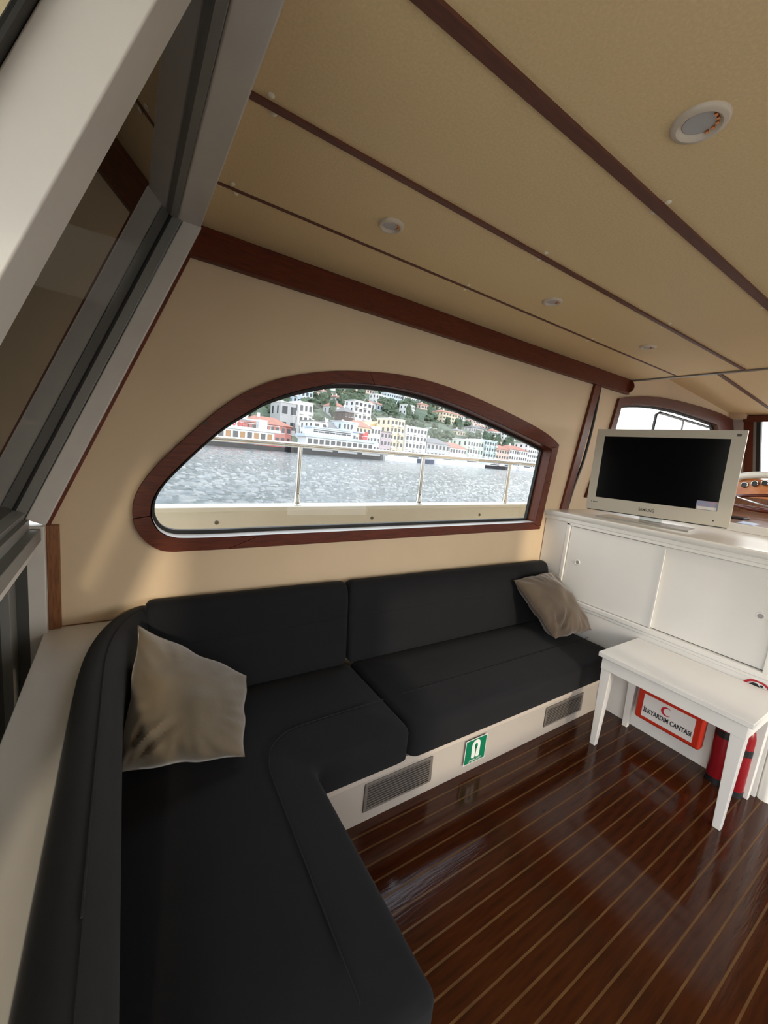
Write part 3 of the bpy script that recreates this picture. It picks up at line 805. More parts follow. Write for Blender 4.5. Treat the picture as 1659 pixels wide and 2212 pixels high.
# ---- extinguishers
def extinguisher(c, rad, h, label, band, base):
    r_ = empty('fire_extinguisher', c, label, 'extinguisher')
    prof = [(rad*0.9, 0.02), (rad, 0.03), (rad, h*0.78), (rad*0.8, h*0.87), (rad*0.35, h*0.92), (rad*0.35, h*0.95)]
    MB().lathe(prof, c, n=24).build('cylinder', REDX, r_, smooth=True)
    MB().lathe([(rad*1.04, 0.0), (rad*1.04, 0.03), (rad*0.9, 0.032)], c, n=24).build('foot_ring', BLACK, r_, smooth=True)
    MB().lathe([(rad*1.02, h*band), (rad*1.02, h*(band+0.09))], c, n=24).build('band', BLACK, r_, smooth=True)
    MB().lathe([(rad*0.42, h*0.93), (rad*0.45, h*0.98), (rad*0.2, h)], c, n=16).build('valve', BLACK, r_, smooth=True)
    MB().box((c[0]-rad*0.9, c[1]-0.008, c[2]+h*0.96), (c[0]+rad*0.4, c[1]+0.008, c[2]+h)).build('lever', BLACK, r_, 0.002)
    return r_
extinguisher((2.550, 0.546, 0.0), 0.040, 0.42, 'wider red fire extinguisher standing by the first aid case, its foot black', 0.60, True)
extinguisher((2.535, 0.466, 0.0), 0.036, 0.40, 'slimmer red fire extinguisher with a black band, behind the right table leg', 0.55, True)

# ---- table
tb = empty('side_table', (2.38, 0.72, 0.0), 'small white wooden table with tapered legs, standing before the cabinet', 'table')
bx('tabletop', (2.165, 0.385, 0.520), (2.598, 1.036, 0.546), WHITE_W, tb, 0.003)
for a, b in (((2.182, 0.402, 0.452), (2.203, 1.020, 0.520)), ((2.565, 0.402, 0.452), (2.586, 1.020, 0.520)), ((2.203, 1.000, 0.452), (2.565, 1.020, 0.520)), ((2.203, 0.402, 0.452), (2.565, 0.422, 0.520))):
    bx('apron', a, b, WHITE_W, tb, 0.002)
for sx_, x0 in ((1, 2.184), (-1, 2.584)):
    for sy_, y0 in ((1, 0.402), (-1, 1.020)):
        w0, w1_ = 0.054, 0.030
        q = lambda x, y, z: (x0+sx_*x, y0+sy_*y, z)
        ins = 0.010
        MB().hexa([q(ins, ins, 0), q(ins+w1_, ins, 0), q(ins+w1_, ins+w1_, 0), q(ins, ins+w1_, 0), q(0.001, 0.001, 0.50), q(w0, 0.001, 0.50), q(w0, w0, 0.50), q(0.001, w0, 0.50)]).build('leg', WHITE_W, tb, 0.003)

# ---- television
tv = empty('television', (2.88, 1.22, 1.205), 'white framed flat television with a black screen, standing on the cabinet', 'television')
ex = Vector((0.152, -0.779, 0.013)); wv = ex.length; ex.normalize()
ez = Vector((0, 0, 1)); ez = (ez-ex*ez.dot(ex)).normalized()
m = plane_m((2.800, 1.615, 1.2445), ex, ez)      # local x across, y up, z towards the sofa
H_ = 0.563
mb = MB(m)
bw, bt, bb = 0.044, 0.050, 0.105
wv = 0.797
def frame_ring(mb, x0, y0, x1, y1, l, t, r, b, z0, z1):
    mb.box((x0, y0, z0), (x0+l, y1, z1)); mb.box((x1-r, y0, z0), (x1, y1, z1)); mb.box((x0+l, y1-t, z0), (x1-r, y1, z1)); mb.box((x0+l, y0, z0), (x1-r, y0+b, z1))
mb = MB(m); frame_ring(mb, 0, 0, wv, H_, 0.052, 0.050, 0.066, 0.088, -0.03, 0.0)
mb.build('bezel', TVWHITE, tv)
MB(m).box((0.006, 0.006, -0.075), (wv-0.006, H_-0.006, -0.028)).build('rear_cover', TVWHITE, tv, 0.008)
MB(m).box((0.048, 0.083, -0.020), (wv-0.062, H_-0.046, -0.006)).build('screen', SCREEN, tv)
MB(m).box((0.01, -0.006, -0.06), (wv-0.01, 0.0, -0.006)).build('lower_edge', BLACK, tv)
text('lettering', 'SAMSUNG', m @ Matrix.Translation((0.375, 0.040, 0)), 0.026, GREYINK, tv, 0.0004, 0.0004, 0.088)
MB(m).lathe([(0.004, 0), (0.004, 0.001)], (wv-0.075, 0.03, 0), n=10).build('lamp_dot', INK, tv)
mb = MB(m); mb.box((0.03, 0.052, 0), (0.036, 0.058, 0.0006)); mb.box((0.042, 0.053, 0), (0.075, 0.057, 0.0006)); mb.build('panel_marking', GREYINK, tv)
mb = MB(m); mb.box((wv-0.045, H_-0.035, 0), (wv-0.025, H_-0.020, 0.0006)); mb.build('panel_marking', GREYINK, tv)
stk = MB(m).box((wv-0.170, 0.089, -0.0058), (wv-0.067, 0.142, -0.0052)).build('sticker', vary(mat('sticker_print', (0.45, 0.25, 0.30), 0.4), 30, 0, col2=(0.20, 0.30, 0.45)), tv)
MB(m).box((wv-0.165, 0.090, -0.0052), (wv-0.072, 0.108, -0.0049)).build('sticker_strip', LABEL, stk)
MB(m).box((0.34, -0.035, -0.05), (0.46, 0.0, -0.02)).build('stand_neck', GLASS_S, tv)
MB().prism([(2.74, 1.50, 1.2045), (2.83, 0.98, 1.2045), (3.05, 1.02, 1.2045), (2.97, 1.53, 1.2045)], 0, (0, 0, 0.009)).build('stand_base', mat('stand_plate', (0.30, 0.29, 0.27), 0.12), tv, 0.002)

# ---- ceiling lamps
def downlight(x, y, r_, label, z=2.264):
    root = empty('downlight', (x, y, z), label, 'ceiling light')
    MB().lathe([(r_*1.05, 0.001), (r_*1.04, -0.004), (r_*0.95, -0.009), (r_*0.80, -0.010), (r_*0.66, -0.004), (r_*0.62, 0.001)], (x, y, z), n=32).build('rim', CREAM_P, root, smooth=True)
    MB().lathe([(r_*0.60, -0.0020), (r_*0.60, 0.001)], (x, y, z), n=28).build('lens', LENS, root, smooth=True)
    for k in range(5):
        a = math.radians(-100 + 24*k)
        c2 = (x+r_*0.62*math.cos(a), y+r_*0.62*math.sin(a), z-0.004)
        MB().box((c2[0]-0.003, c2[1]-0.003, z-0.006), (c2[0]+0.003, c2[1]+0.003, z-0.001)).build('bulb_clip', COPPER, root)
downlight(1.036, 0.494, 0.052, 'largest looking round downlight, nearest the camera at the upper right')
downlight(0.757, 1.283, 0.042, 'round downlight in the narrow ceiling bay over the sofa, nearest its aft end')
downlight(1.657, 1.283, 0.042, 'middle one of the three round downlights in the ceiling bay above the sofa')
downlight(2.588, 1.286, 0.042, 'farthest round downlight in the sofa ceiling bay, above the television')
downlight(4.66, 1.20, 0.042, 'small downlight in the sloping forward ceiling at the right edge', fz(4.66))

# ================================================================== HELM
helm = empty('helm_console', (5.6, 0.6, 1.2), 'varnished orange wood helm console with round gauges under a cream coaming', 'console')
MB().hexa([(5.60,-0.6,1.40),(5.70,-0.6,1.40),(5.70,1.60,1.40),(5.60,1.60,1.40),(5.64,-0.6,1.62),(5.74,-0.6,1.62),(5.74,1.60,1.60),(5.64,1.60,1.60)]).build('gauge_panel', ORANGEWOOD, helm, 0.004)
MB().tube(catmull([(5.62, 1.61, 1.59), (5.61, 1.56, 1.622), (5.60, 1.40, 1.648), (5.58, 1.1, 1.668), (5.57, 0.6, 1.672), (5.58, 0.1, 1.66), (5.62, -0.5, 1.6)], 6), 0.038, 14).build('coaming', DECKW, helm, smooth=True)
for k, (y, z) in enumerate(((1.533, 1.530), (1.452, 1.553), (1.372, 1.570), (1.29, 1.575), (1.21, 1.575))):
    g = MB().lathe([(0.031, 0.0), (0.031, 0.010), (0.025, 0.012), (0.024, 0.006), (0.0, 0.006)], (5.618, y, z), (-1, 0, 0.2), 20).build('gauge', BLACK, helm, smooth=True)
    MB().tube([(5.607, y+0.027*math.cos(a), z+0.027*math.sin(a)) for a in [2*math.pi*q/20 for q in range(20)]], 0.003, 6, closed=True).build('bezel_ring', CHROME, g, smooth=True)
bx('dash_shelf', (3.475, -0.2, 1.215), (5.62, 1.60, 1.245), DASHWOOD, helm, 0.003)
bx('dash_riser', (5.60, -0.2, 1.245), (5.66, 1.60, 1.40), DASHWOOD, helm)
bx('shelf_support', (3.50, -0.2, 0.0), (3.53, 1.5, 1.215), DASHWOOD, helm)
wheel = empty('steering_wheel', (5.0, 1.05, 1.245), 'dark wooden steering wheel with a steel hub in front of the gauges', 'steering wheel')
WCN = Vector((5.0, 1.055, 1.385)); tl = math.radians(10)
we1 = Vector((math.cos(tl), 0, math.sin(tl))); we2 = Vector((0, 1, 0)); wax = Vector((-math.sin(tl), 0, math.cos(tl)))
MB().tube([WCN + (we1*math.cos(a)+we2*math.sin(a))*0.40 for a in [2*math.pi*k/56 for k in range(56)]], 0.017, 10, closed=True).build('rim', MAHOG, wheel, smooth=True)
hubc = WCN - wax*0.06
for k in range(6):
    a = math.radians(60*k+15)
    dv = we1*math.cos(a)+we2*math.sin(a)
    MB().tube([hubc+dv*0.04, WCN+dv*0.39], 0.008, 8).build('spoke', CHROME if k % 2 else MAHOG_V, wheel, smooth=True)
MB().lathe([(0.05, -0.03), (0.055, 0.0), (0.045, 0.02), (0.0, 0.03)], hubc, wax, 20).build('hub', CHROME, wheel, smooth=True)
MB().tube([hubc-wax*0.02, (5.012, 1.055, 1.246)], 0.032, 16).build('column', CHROME, wheel, smooth=True)
ph = empty('mobile_phone', (4.14, 1.12, 1.245), 'black phone lying on the wooden shelf right of the television', 'phone')
bx('body', (4.10, 1.075, 1.2455), (4.24, 1.185, 1.262), BLACK, ph, 0.004)
bx('display', (4.107, 1.082, 1.262), (4.233, 1.178, 1.2626), SCREEN, ph)
MB().hexa([(3.66,0.905,1.2452),(3.90,0.93,1.2452),(3.92,1.03,1.2452),(3.68,1.00,1.2452),(3.66,0.905,1.248),(3.90,0.93,1.248),(3.92,1.03,1.249),(3.68,1.00,1.248)]).build('paper_sheet', PAPER, None, label='pale blue paper sheet lying on the shelf beside the phone', cat='paper')

# ================================================================== OUTSIDE THE BOAT
def zc(x): return 1.091 + 0.0190*(x-0.14)
tag(MB().box((-3.2, -3.2, -0.10), (-0.36, 1.88, -0.02)).build('bounce_aft_deck', DECKW, None), 'white aft deck added unseen outside the raked aft windows to bounce light', 'deck')  # unseen deck, added to bounce light into the cabin
tag(MB().box((6.13, -2.2, 0.7), (11.5, 2.2, 1.05)).build('bounce_foredeck', DECKW, None), 'white deck added unseen beyond the windshield to bounce light', 'deck')  # unseen deck, added to bounce skylight onto the forward ceiling
tag(MB().box((-0.36, -3.2, 0.0), (8.0, -1.89, 0.45)).build('side_deck', DECKW, None), 'white side deck added unseen along the starboard side to bounce light', 'deck')  # unseen deck, added and raised to bounce light onto the ceiling
deck = tag(MB().box((-2.2, W+0.09, -0.3), (8, 2.60, 0.25)).build('side_deck', DECKW, None), 'white side deck outside the window between cabin and bulwark', 'deck')
bul = empty('bulwark', (1.5, 2.45, 0.25), 'white bulwark of the boat seen just outside the arched window', 'bulwark')
X0, X1 = -2.2, 8.0
MB().hexa([(X0,2.42,0.25),(X1,2.42,0.25),(X1,2.50,0.25),(X0,2.50,0.25),(X0,2.42,zc(X0)-.03),(X1,2.42,zc(X1)-.03),(X1,2.50,zc(X1)-.03),(X0,2.50,zc(X0)-.03)]).build('inner_panel', DECKW, bul)
MB().hexa([(X0,2.40,zc(X0)-.03),(X1,2.40,zc(X1)-.03),(X1,2.54,zc(X1)-.03),(X0,2.54,zc(X0)-.03),(X0,2.40,zc(X0)),(X1,2.40,zc(X1)),(X1,2.54,zc(X1)),(X0,2.54,zc(X0))]).build('cap_rail', DECKW, bul, 0.006)
for x in (0.44, 1.49, 2.58, 3.6):
    MB().lathe([(0.012, 0), (0.012, 0.004), (0.008, 0.006), (0.007, 0.003), (0, 0.003)], (x, 2.42, zc(x)-0.094), (0, -1, 0), 16).build('button', STEEL, bul, smooth=True)
rail = empty('guard_rail', (1.5, 2.46, 1.1), 'polished steel guard rail with slim posts on the bulwark outside the window', 'railing')
def zr(x): return 1.483 + 0.0135*(x-0.37)
YR = 2.455
MB().tube([(x, YR, zr(x)) for x in (-2.0, -1, 0, 1, 2, 3, 4, 5, 6, 7)], 0.0165, 12).build('top_rail', CHROME, rail, smooth=True)
for x in (-1.06, -0.07, 0.930, 1.925, 2.92, 3.91, 4.90, 5.9):
    p = MB().tube([(x+0.0, YR, zc(x)), (x, YR, zr(x)-0.01)], 0.0155, 12).build('post', CHROME, rail, smooth=True)
    MB().lathe([(0.040, 0.0), (0.040, 0.005), (0.026, 0.010), (0.021, 0.03), (0.020, 0.07), (0.017, 0.08)], (x, YR, zc(x)), n=16).build('base_flange', CHROME, p, smooth=True)

# ---- water
WATER = mat('sea_water', (0.11, 0.135, 0.14), 0.08, spec=0.7)
nt = WATER.node_tree; nn_, ll_ = nt.nodes, nt.links
t = nn_.new('ShaderNodeTexCoord'); mp2 = nn_.new('ShaderNodeMapping'); mp2.inputs['Scale'].default_value = (0.75, 1.3, 1)
ll_.new(t.outputs['Object'], mp2.inputs[0])
na = nn_.new('ShaderNodeTexNoise'); na.inputs['Scale'].default_value = 2.2; na.inputs['Detail'].default_value = 7; na.inputs['Roughness'].default_value = 0.62; na.inputs['Distortion'].default_value = 0.6
ll_.new(mp2.outputs[0], na.inputs['Vector'])
bmp = nn_.new('ShaderNodeBump'); bmp.inputs['Strength'].default_value = 1.0; bmp.inputs['Distance'].default_value = 0.16
ll_.new(na.outputs['Fac'], bmp.inputs['Height']); ll_.new(bmp.outputs[0], nn_['Principled BSDF'].inputs['Normal'])
def wave(x, y):
    v = Vector((x*0.50+y*0.12, y*1.05-x*0.2, 0.0))
    return 0.13*noise.noise(v) + 0.10*noise.noise(v*2.3+Vector((5, 1, 0))) + 0.06*noise.noise(v*5.1+Vector((2, 9, 0)))
vs, fs = [], []
NB, ND = 420, 330
for i in range(ND):
    R_ = 3.2*(150.0/3.2*1.6)**(i/(ND-1))
    for j in range(NB):
        a = math.radians(24 + 70*j/(NB-1))
        x, y = R_*math.cos(a), R_*math.sin(a)
        vs.append((x, y, -1 + wave(x, y)*min(1.0, R_/12)))
for i in range(ND-1):
    for j in range(NB-1):
        a = i*NB+j; fs.append((a, a+1, a+NB+1, a+NB))
vs += [(-900,-900,-1.35),(1500,-900,-1.35),(1500,1500,-1.35),(-900,1500,-1.35)]
n_ = len(vs); fs.append((n_-4, n_-3, n_-2, n_-1))
sea = MB(); sea.v = [Vector(q) for q in vs]; sea.f = fs
tag(sea.build('sea', WATER, None, smooth=True), 'rippled sea between the boat and the far shore', 'water', kind='stuff')

# ---- shore frame: tau along the shore, u inland
TS = Vector((0.985, 0.174, 0)); MS = Vector((-0.174, 0.985, 0)); OS = Vector((0, 116, 0))
def sp(tau, u, z=0.0): return OS + TS*tau + MS*u + Vector((0, 0, z))
def terr(u): return 0.4 if u < 14 else 0.4+(u-14)*0.34
SM = Matrix((TS, MS, Vector((0, 0, 1)))).transposed().to_4x4(); SM.translation = OS

HILL = vary(mat('wooded_slope', (0.14, 0.18, 0.12), 0.95), 0.09, 0, 1.0, 0.35, col2=(0.06, 0.09, 0.065), dist=2.0)
QUAY = mat('quay_stone', (0.42, 0.40, 0.38), 0.8)
mb = MB(SM); vs, fs = [], []
us = [14]+[14+12*k for k in range(1, 25)]; ts = list(range(-160, 700, 20))
for u in us:
    for tt in ts:
        vs.append((tt, u, terr(u)-0.3 + (2.0*noise.noise(Vector((tt*0.02, u*0.03, 0))) if u > 40 else 0)))
for i in range(len(us)-1):
    for j in range(len(ts)-1):
        a = i*len(ts)+j; fs.append((a, a+1, a+1+len(ts), a+len(ts)))
mb.add(vs, fs).build('hillside', HILL, None, smooth=True, kind='structure')
MB(SM).box((-160, -1.5, -2), (700, 14.2, 0.4)).build('quay', QUAY, None, kind='structure')

# ---- buildings
def cm(n, c): return mat('facade_'+n, c, 0.8)
FC_ = {'white': cm('white', (0.68,0.69,0.70)), 'cream': cm('cream', (0.66,0.58,0.44)), 'yellow': cm('yellow', (0.66,0.48,0.24)), 'blue': cm('blue', (0.50,0.60,0.70)), 'grey': cm('grey', (0.45,0.46,0.48)),
       'mauve': cm('mauve', (0.44,0.38,0.42)), 'green': cm('green', (0.55,0.65,0.58)), 'teal': cm('teal', (0.52,0.64,0.66)), 'pink': cm('pink', (0.66,0.50,0.44)), 'brown': cm('brown', (0.08,0.05,0.045)), 'red': cm('red', (0.42,0.16,0.14))}
ROOF_R = vary(mat('red_tiles', (0.44, 0.21, 0.16), 0.85), 1.5, 0.2)
ROOF_G = mat('grey_roof', (0.20, 0.20, 0.21), 0.8)
WIN = mat('window_dark', (0.05, 0.06, 0.075), 0.25)
BALC = mat('balcony_white', (0.66, 0.66, 0.66), 0.7)
def building(tau0, tau1, ztop, u, col, roof, label, group=None, depth=9.0, floors=None, bays=None, balconies=False, name='waterfront_house', zbase=None, cat='house'):
    zb = (terr(u) if zbase is None else zbase)
    w = tau1-tau0; rh = 0.0
    if roof in ('hip', 'gable'): rh = min(2.6, 0.22*(ztop-zb)+0.6)
    elif roof == 'hipred': rh = min(2.6, 0.22*(ztop-zb)+0.6)
    ze = ztop-rh
    root = empty(name, sp((tau0+tau1)/2, u+depth/2, zb), label, cat, group)
    MB(SM).box((tau0, u, zb-2.5), (tau1, u+depth, ze)).build('walls', FC_[col], root)
    rm = ROOF_G if roof in ('flatgrey', 'hip') else ROOF_R
    if roof.startswith('flat'):
        MB(SM).box((tau0-0.2, u-0.2, ze), (tau1+0.2, u+depth+0.2, ze+0.35)).build('roof', FC_['white'] if roof == 'flat' else ROOF_G, root)
    elif roof == 'gable':
        mid = (tau0+tau1)/2
        MB(SM).prism([(tau0-0.4, u-0.4, ze), (tau1+0.4, u-0.4, ze), (mid, u-0.4, ztop)], 0, (0, depth+0.8, 0)).build('roof', rm if col != 'yellow' else FC_['yellow'], root)
    else:
        a = 0.25*w
        mb = MB(SM)
        mb.add([(tau0-.5,u-.5,ze),(tau1+.5,u-.5,ze),(tau1+.5,u+depth+.5,ze),(tau0-.5,u+depth+.5,ze),(tau0+a,u+depth/2,ztop),(tau1-a,u+depth/2,ztop)],
               [(0,1,5,4),(1,2,5),(2,3,4,5),(3,0,4),(3,2,1,0)])
        mb.build('roof', rm, root)
    nf = floors or max(1, int((ze-zb)/2.9)); nb = bays or max(2, int(w/2.3))
    fh = (ze-zb)/nf; bwid = w/nb
    mb = MB(SM); mr = MB(SM); mbal = MB(SM)
    for f in range(nf):
        z0 = zb+f*fh+fh*0.28; z1 = zb+f*fh+fh*0.78
        for k in range(nb):
            c = tau0+bwid*(k+0.5); hw = bwid*(0.24 if not (k+f) % 3 else 0.30)
            mb.box((c-hw, u-0.06, z0), (c+hw, u+0.02, z1))
            mr.box((c-hw-0.15, u-0.14, z0-0.16), (c+hw+0.15, u+0.02, z0))
            if balconies and k % 2 == 0 and f > 0:
                mbal.box((c-bwid*0.42, u-1.0, zb+f*fh), (c+bwid*0.42, u, zb+f*fh+0.14)); mbal.box((c-bwid*0.42, u-1.0, zb+f*fh+0.14), (c+bwid*0.42, u-0.92, zb+f*fh+0.9))
        nd = max(2, int(depth/3))
        for k in range(nd):
            c = u+depth*(k+0.5)/nd
            mb.box((tau0-0.06, c-0.5, z0), (tau0+0.02, c+0.5, z1)); mb.box((tau1-0.02, c-0.5, z0), (tau1+0.06, c+0.5, z1))
    mb.build('windows', WIN, root, kind='stuff'); mr.build('window_sills', BALC, root, kind='stuff')
    if balconies: mbal.build('balconies', BALC, root, kind='stuff')
    MB(SM).box((tau0+w*0.3, u+depth*0.4, ze), (tau0+w*0.3+0.7, u+depth*0.4+0.7, ztop+0.9)).build('chimney', FC_['white'], root)
    return root
B = building
B(31.9, 45.4, 8.9, 2.0, 'red', 'hipred', 'waterfront pavilion with a big red hipped roof and dark red walls behind the white ferry', depth=11, floors=2, bays=7, name='pavilion', cat='building')
B(53.8, 61.1, 16.3, 26, 'grey', 'flat', 'plain grey block standing above the ferries, left of the white one', depth=8, floors=2, bays=2, name='apartment_block', cat='building')
B(60.6, 66.6, 17.2, 24, 'white', 'flat', 'white three-storey block above the ferries, right of the plain grey one', depth=8, floors=3, bays=3, balconies=True, name='apartment_block', cat='building')
B(58.4, 64.8, 9.9, 10, 'white', 'flatgrey', 'low white waterfront house with a dark flat roof, behind the middle of the ferries')
B(64.8, 70.3, 10.9, 10, 'cream', 'hip', 'narrow cream waterfront house with a dark hipped roof, beside the pale blue one')
B(69.2, 75.8, 11.1, 7, 'blue', 'flat', 'pale blue waterfront house with rows of tall windows', depth=8, bays=4)
B(75.9, 83.6, 12.8, 8, 'cream', 'hipred', 'cream waterfront house with a red roof, between pale blue and white houses', depth=8, bays=4)
B(83.7, 88.9, 10.8, 8, 'white', 'flat', 'narrow white waterfront house with a flat roof, left of the mauve one', bays=3)
B(89.1, 94.8, 9.5, 8, 'mauve', 'flatgrey', 'mauve waterfront house below the yellow gable', bays=3)
B(92.0, 106.5, 14.6, 20, 'yellow', 'gable', 'wide ochre house with a plain gable, behind the mauve house', depth=10, floors=3, bays=4)
B(95.0, 103.2, 15.4, 9, 'cream', 'flat', 'tall cream apartment house with balconies, in front of the ochre gable', depth=9, bays=4, balconies=True, name='apartment_block', cat='building')
B(103.4, 116.9, 13.3, 8, 'white', 'flat', 'broad white six-bay apartment house right of the tall cream one', depth=10, bays=6, balconies=True, name='apartment_block', cat='building')
B(117.7, 134.0, 10.3, 8, 'grey', 'hip', 'long pale grey waterfront house with a low dark roof', depth=10, bays=6)
B(134.5, 147.9, 9.4, 8, 'white', 'hipred', 'long white waterfront house with a low red roof', depth=10, bays=6)
B(148.2, 162.3, 11.7, 8, 'green', 'flat', 'pale green apartment house on the waterfront', depth=10, bays=6, balconies=True, name='apartment_block', cat='building')
B(162.6, 174.9, 12.9, 8, 'teal', 'flat', 'pale turquoise apartment house on the waterfront, right of the green one', depth=10, bays=5, balconies=True, name='apartment_block', cat='building')
B(175.4, 188.8, 12.0, 8, 'pink', 'hipred', 'pinkish waterfront house with a red roof near the right window edge', depth=10, bays=5)
B(189.1, 210.0, 12.8, 8, 'white', 'hipred', 'white red-roofed row house, second from the right edge of the window', depth=10, bays=8)
B(210.2, 226, 14.9, 8, 'white', 'flat', 'white flat-roofed house farthest right on the waterfront', depth=10, bays=6)
B(94.1, 99.5, 20.9, 40, 'brown', 'hip', 'dark brown timber house on the slope, left of a tall white one', depth=8, bays=3)
B(100.8, 111.7, 24.6, 42, 'white', 'flat', 'tall white house on the slope, right of the dark brown one', depth=8, bays=4, balconies=True)
B(237.3, 260.2, 41.0, 100.5, 'cream', 'hipred', 'large cream mansion with a red roof high on the wooded hill', depth=14, floors=3, bays=6, name='mansion', zbase=29.7)
B(187.3, 196.3, 18.6, 57.5, 'yellow', 'hipred', 'small orange house behind the waterfront row', depth=8, bays=3)
HH = [(198.0,206.2,38.4,103.5),(152.4,159.9,34.9,96.0),(252.0,269.7,57.5,162.0),(215.6,224.7,23.5,67.0),(277.5,299.2,37.6,100.0),(210.9,228.7,50.6,141.0),(130.6,139.1,34.6,100.5),(129.3,137.9,38.3,114.0),(154.5,166.1,35.9,100.0),
      (296.7,313.8,62.6,176.5),(300.8,318.2,59.6,164.5),(322.7,343.4,55.0,154.0),(164.1,170.1,35.2,98.5),(255.4,277.1,30.6,83.5),(300.2,320.5,29.0,80.0),(180.7,189.5,19.8,61.5),(68.9,76.8,22.5,68.5),(161.0,173.1,44.2,132.0)]
rnd = random.Random(5)
for k in range(84):
    u = rnd.uniform(62, 235); tau = rnd.uniform(40, 60+u*1.9+150)
    w = rnd.uniform(7, 14)
    if any(abs(u-q[3]) < 11 and tau < q[1]+3 and tau+w > q[0]-3 for q in HH+[(237, 261, 0, 100.5), (100, 112, 0, 42), (94, 100, 0, 40), (187, 197, 0, 57.5)]): continue
    HH.append((tau, tau+w, terr(u)+rnd.uniform(4.5, 8.0), u))
cols = ['white', 'white', 'white', 'cream', 'pink', 'blue', 'grey']
LBL = dict(white='white house', cream='cream house', pink='pinkish house', blue='pale blue house', grey='grey house')
RFL = dict(flat=' with a flat roof', hipred=' with a red hipped roof', hip=' with a dark hipped roof')
roofs = ['flat', 'hipred', 'hipred', 'hip', 'flat']
for k, (a0, a1, zt, u) in enumerate(HH):
    B(a0, a1, zt, u, cols[k % 7], roofs[k % 5], LBL[cols[k % 7]]+RFL[roofs[k % 5]]+', among the trees on the far hillside', group=LBL[cols[k % 7]]+'s on the far hillside', depth=8, name='hillside_house', balconies=(k % 4 == 0))

# ---- trees
LEAF = vary(mat('tree_leaves', (0.12, 0.165, 0.11), 0.9), 0.8, 0, 0.8, 2.5, col2=(0.055, 0.085, 0.06), dist=0.4)  # paled and greyed, distance haze put into the leaf colour
TRUNK = mat('tree_bark', (0.10, 0.07, 0.05), 0.9)
protos = []
def tree(seed, hgt, wid):
    bm = bmesh.new(); bmesh.ops.create_icosphere(bm, subdivisions=3, radius=1.0)
    for v in bm.verts:
        nv = noise.noise(v.co*2.1+Vector((seed*7.1, 0, 0)))*0.45 + noise.noise(v.co*5.0+Vector((seed, 3, 0)))*0.28
        v.co = v.co*(1+nv); v.co.x *= wid/2; v.co.y *= wid/2; v.co.z = v.co.z*hgt*0.42+hgt*0.55
    me = bpy.data.meshes.new('crown'); bm.to_mesh(me); bm.free(); me.materials.append(LEAF)
    tm = MB().tube([(0,0,-1), (0,0,hgt*0.4)], 0.25, 6)
    return me, tm
for s_, h_, w_ in ((1, 7, 6.5), (2, 9, 6), (3, 6, 8), (4, 10, 3.2)):
    protos.append(tree(s_, h_, w_))
rnd = random.Random(12)
tmesh = None
TL = ['rounded green tree', 'tall oval green tree', 'low spreading green tree', 'slim upright dark green tree']
placed = []
ROWS = [(31, 227, 0, 7), (53, 67, 0, 25), (92, 107, 0, 20), (94, 112, 0, 41), (237, 261, 0, 100), (187, 197, 0, 57)]
for k in range(900):
    if len(placed) > 290: break
    u = rnd.uniform(30, 215)
    tau = rnd.uniform(20, 70+u*1.8+110)
    if k < 26: u = rnd.uniform(13.5, 30); tau = rnd.uniform(30, 220)
    kd = 3 if rnd.random() < 0.15 else rnd.randrange(3)
    me, tm = protos[kd]
    s_ = rnd.uniform(0.75, 1.25); rt = (3.0, 2.9, 3.6, 1.6)[kd]*s_
    if any((tau-q[0])**2+(u-q[1])**2 < (rt+q[2])**2 for q in placed) or any(q[0]-rt < tau < q[1]+rt and q[3]-rt-0.5 < u < q[3]+9+rt for q in HH+ROWS): continue
    placed.append((tau, u, rt))
    root = empty('tree', sp(tau, u, terr(u)-0.5), TL[kd]+' on the far wooded hillside', 'tree', TL[kd]+'s on the far hillside')
    c = bpy.data.objects.new('crown', me); C.objects.link(c); c.parent = root
    root.scale = (s_, s_, s_); root.rotation_euler = (0, 0, rnd.uniform(0, 6.28))
    if tmesh is None:
        root.scale = (1, 1, 1); root.rotation_euler = (0, 0, 0)
        tmesh = MB(Matrix.Translation(root.location)).tube([(0,0,-1.5), (0,0,3)], 0.25, 6).build('trunk', TRUNK, root).data
    else:
        c2 = bpy.data.objects.new('trunk', tmesh); C.objects.link(c2); c2.parent = root

# ---- ferries and boats by the quay
SHIPW = mat('ship_white', (0.70, 0.74, 0.78), 0.5); SHIPB = mat('ship_pale_blue', (0.48, 0.60, 0.74), 0.5); HULLK = mat('hull_black', (0.02, 0.02, 0.025), 0.45)
HULLR = mat('hull_red', (0.50, 0.06, 0.07), 0.5); NAVY = mat('hull_navy', (0.03, 0.05, 0.11), 0.45); BROWN = mat('cabin_door_brown', (0.35, 0.19, 0.08), 0.6); BUOY = mat('lifebuoy_red', (0.62, 0.08, 0.08), 0.5)
DECKM = mat('ship_grey', (0.35, 0.36, 0.38), 0.6)
def hull(mb, L, bd, z0, z1, flare=0.6):
    st_ = [(0.0, 0.75), (0.06, 0.95), (0.2, 1), (0.8, 1), (0.92, 0.7), (1.0, 0.06)]
    vs, fs = [], []
    for f, k in st_:
        for z, kk in ((z0, 0.9), (z1, 1.0)):
            up = 0.35*(z1-z0)*max(0, f-0.7) if z == z1 else 0
            vs += [(f*L, -bd/2*k*kk, z+up), (f*L, bd/2*k*kk, z+up)]
    for i in range(len(st_)-1):
        a = 4*i; b = a+4
        fs += [(a, b, b+2, a+2), (a+1, a+3, b+3, b+1), (a+2, b+2, b+3, a+3), (a, a+1, b+1, b)]
    fs += [(0, 2, 3, 1), (len(vs)-4, len(vs)-3, len(vs)-1, len(vs)-2)]
    return mb.add(vs, fs)
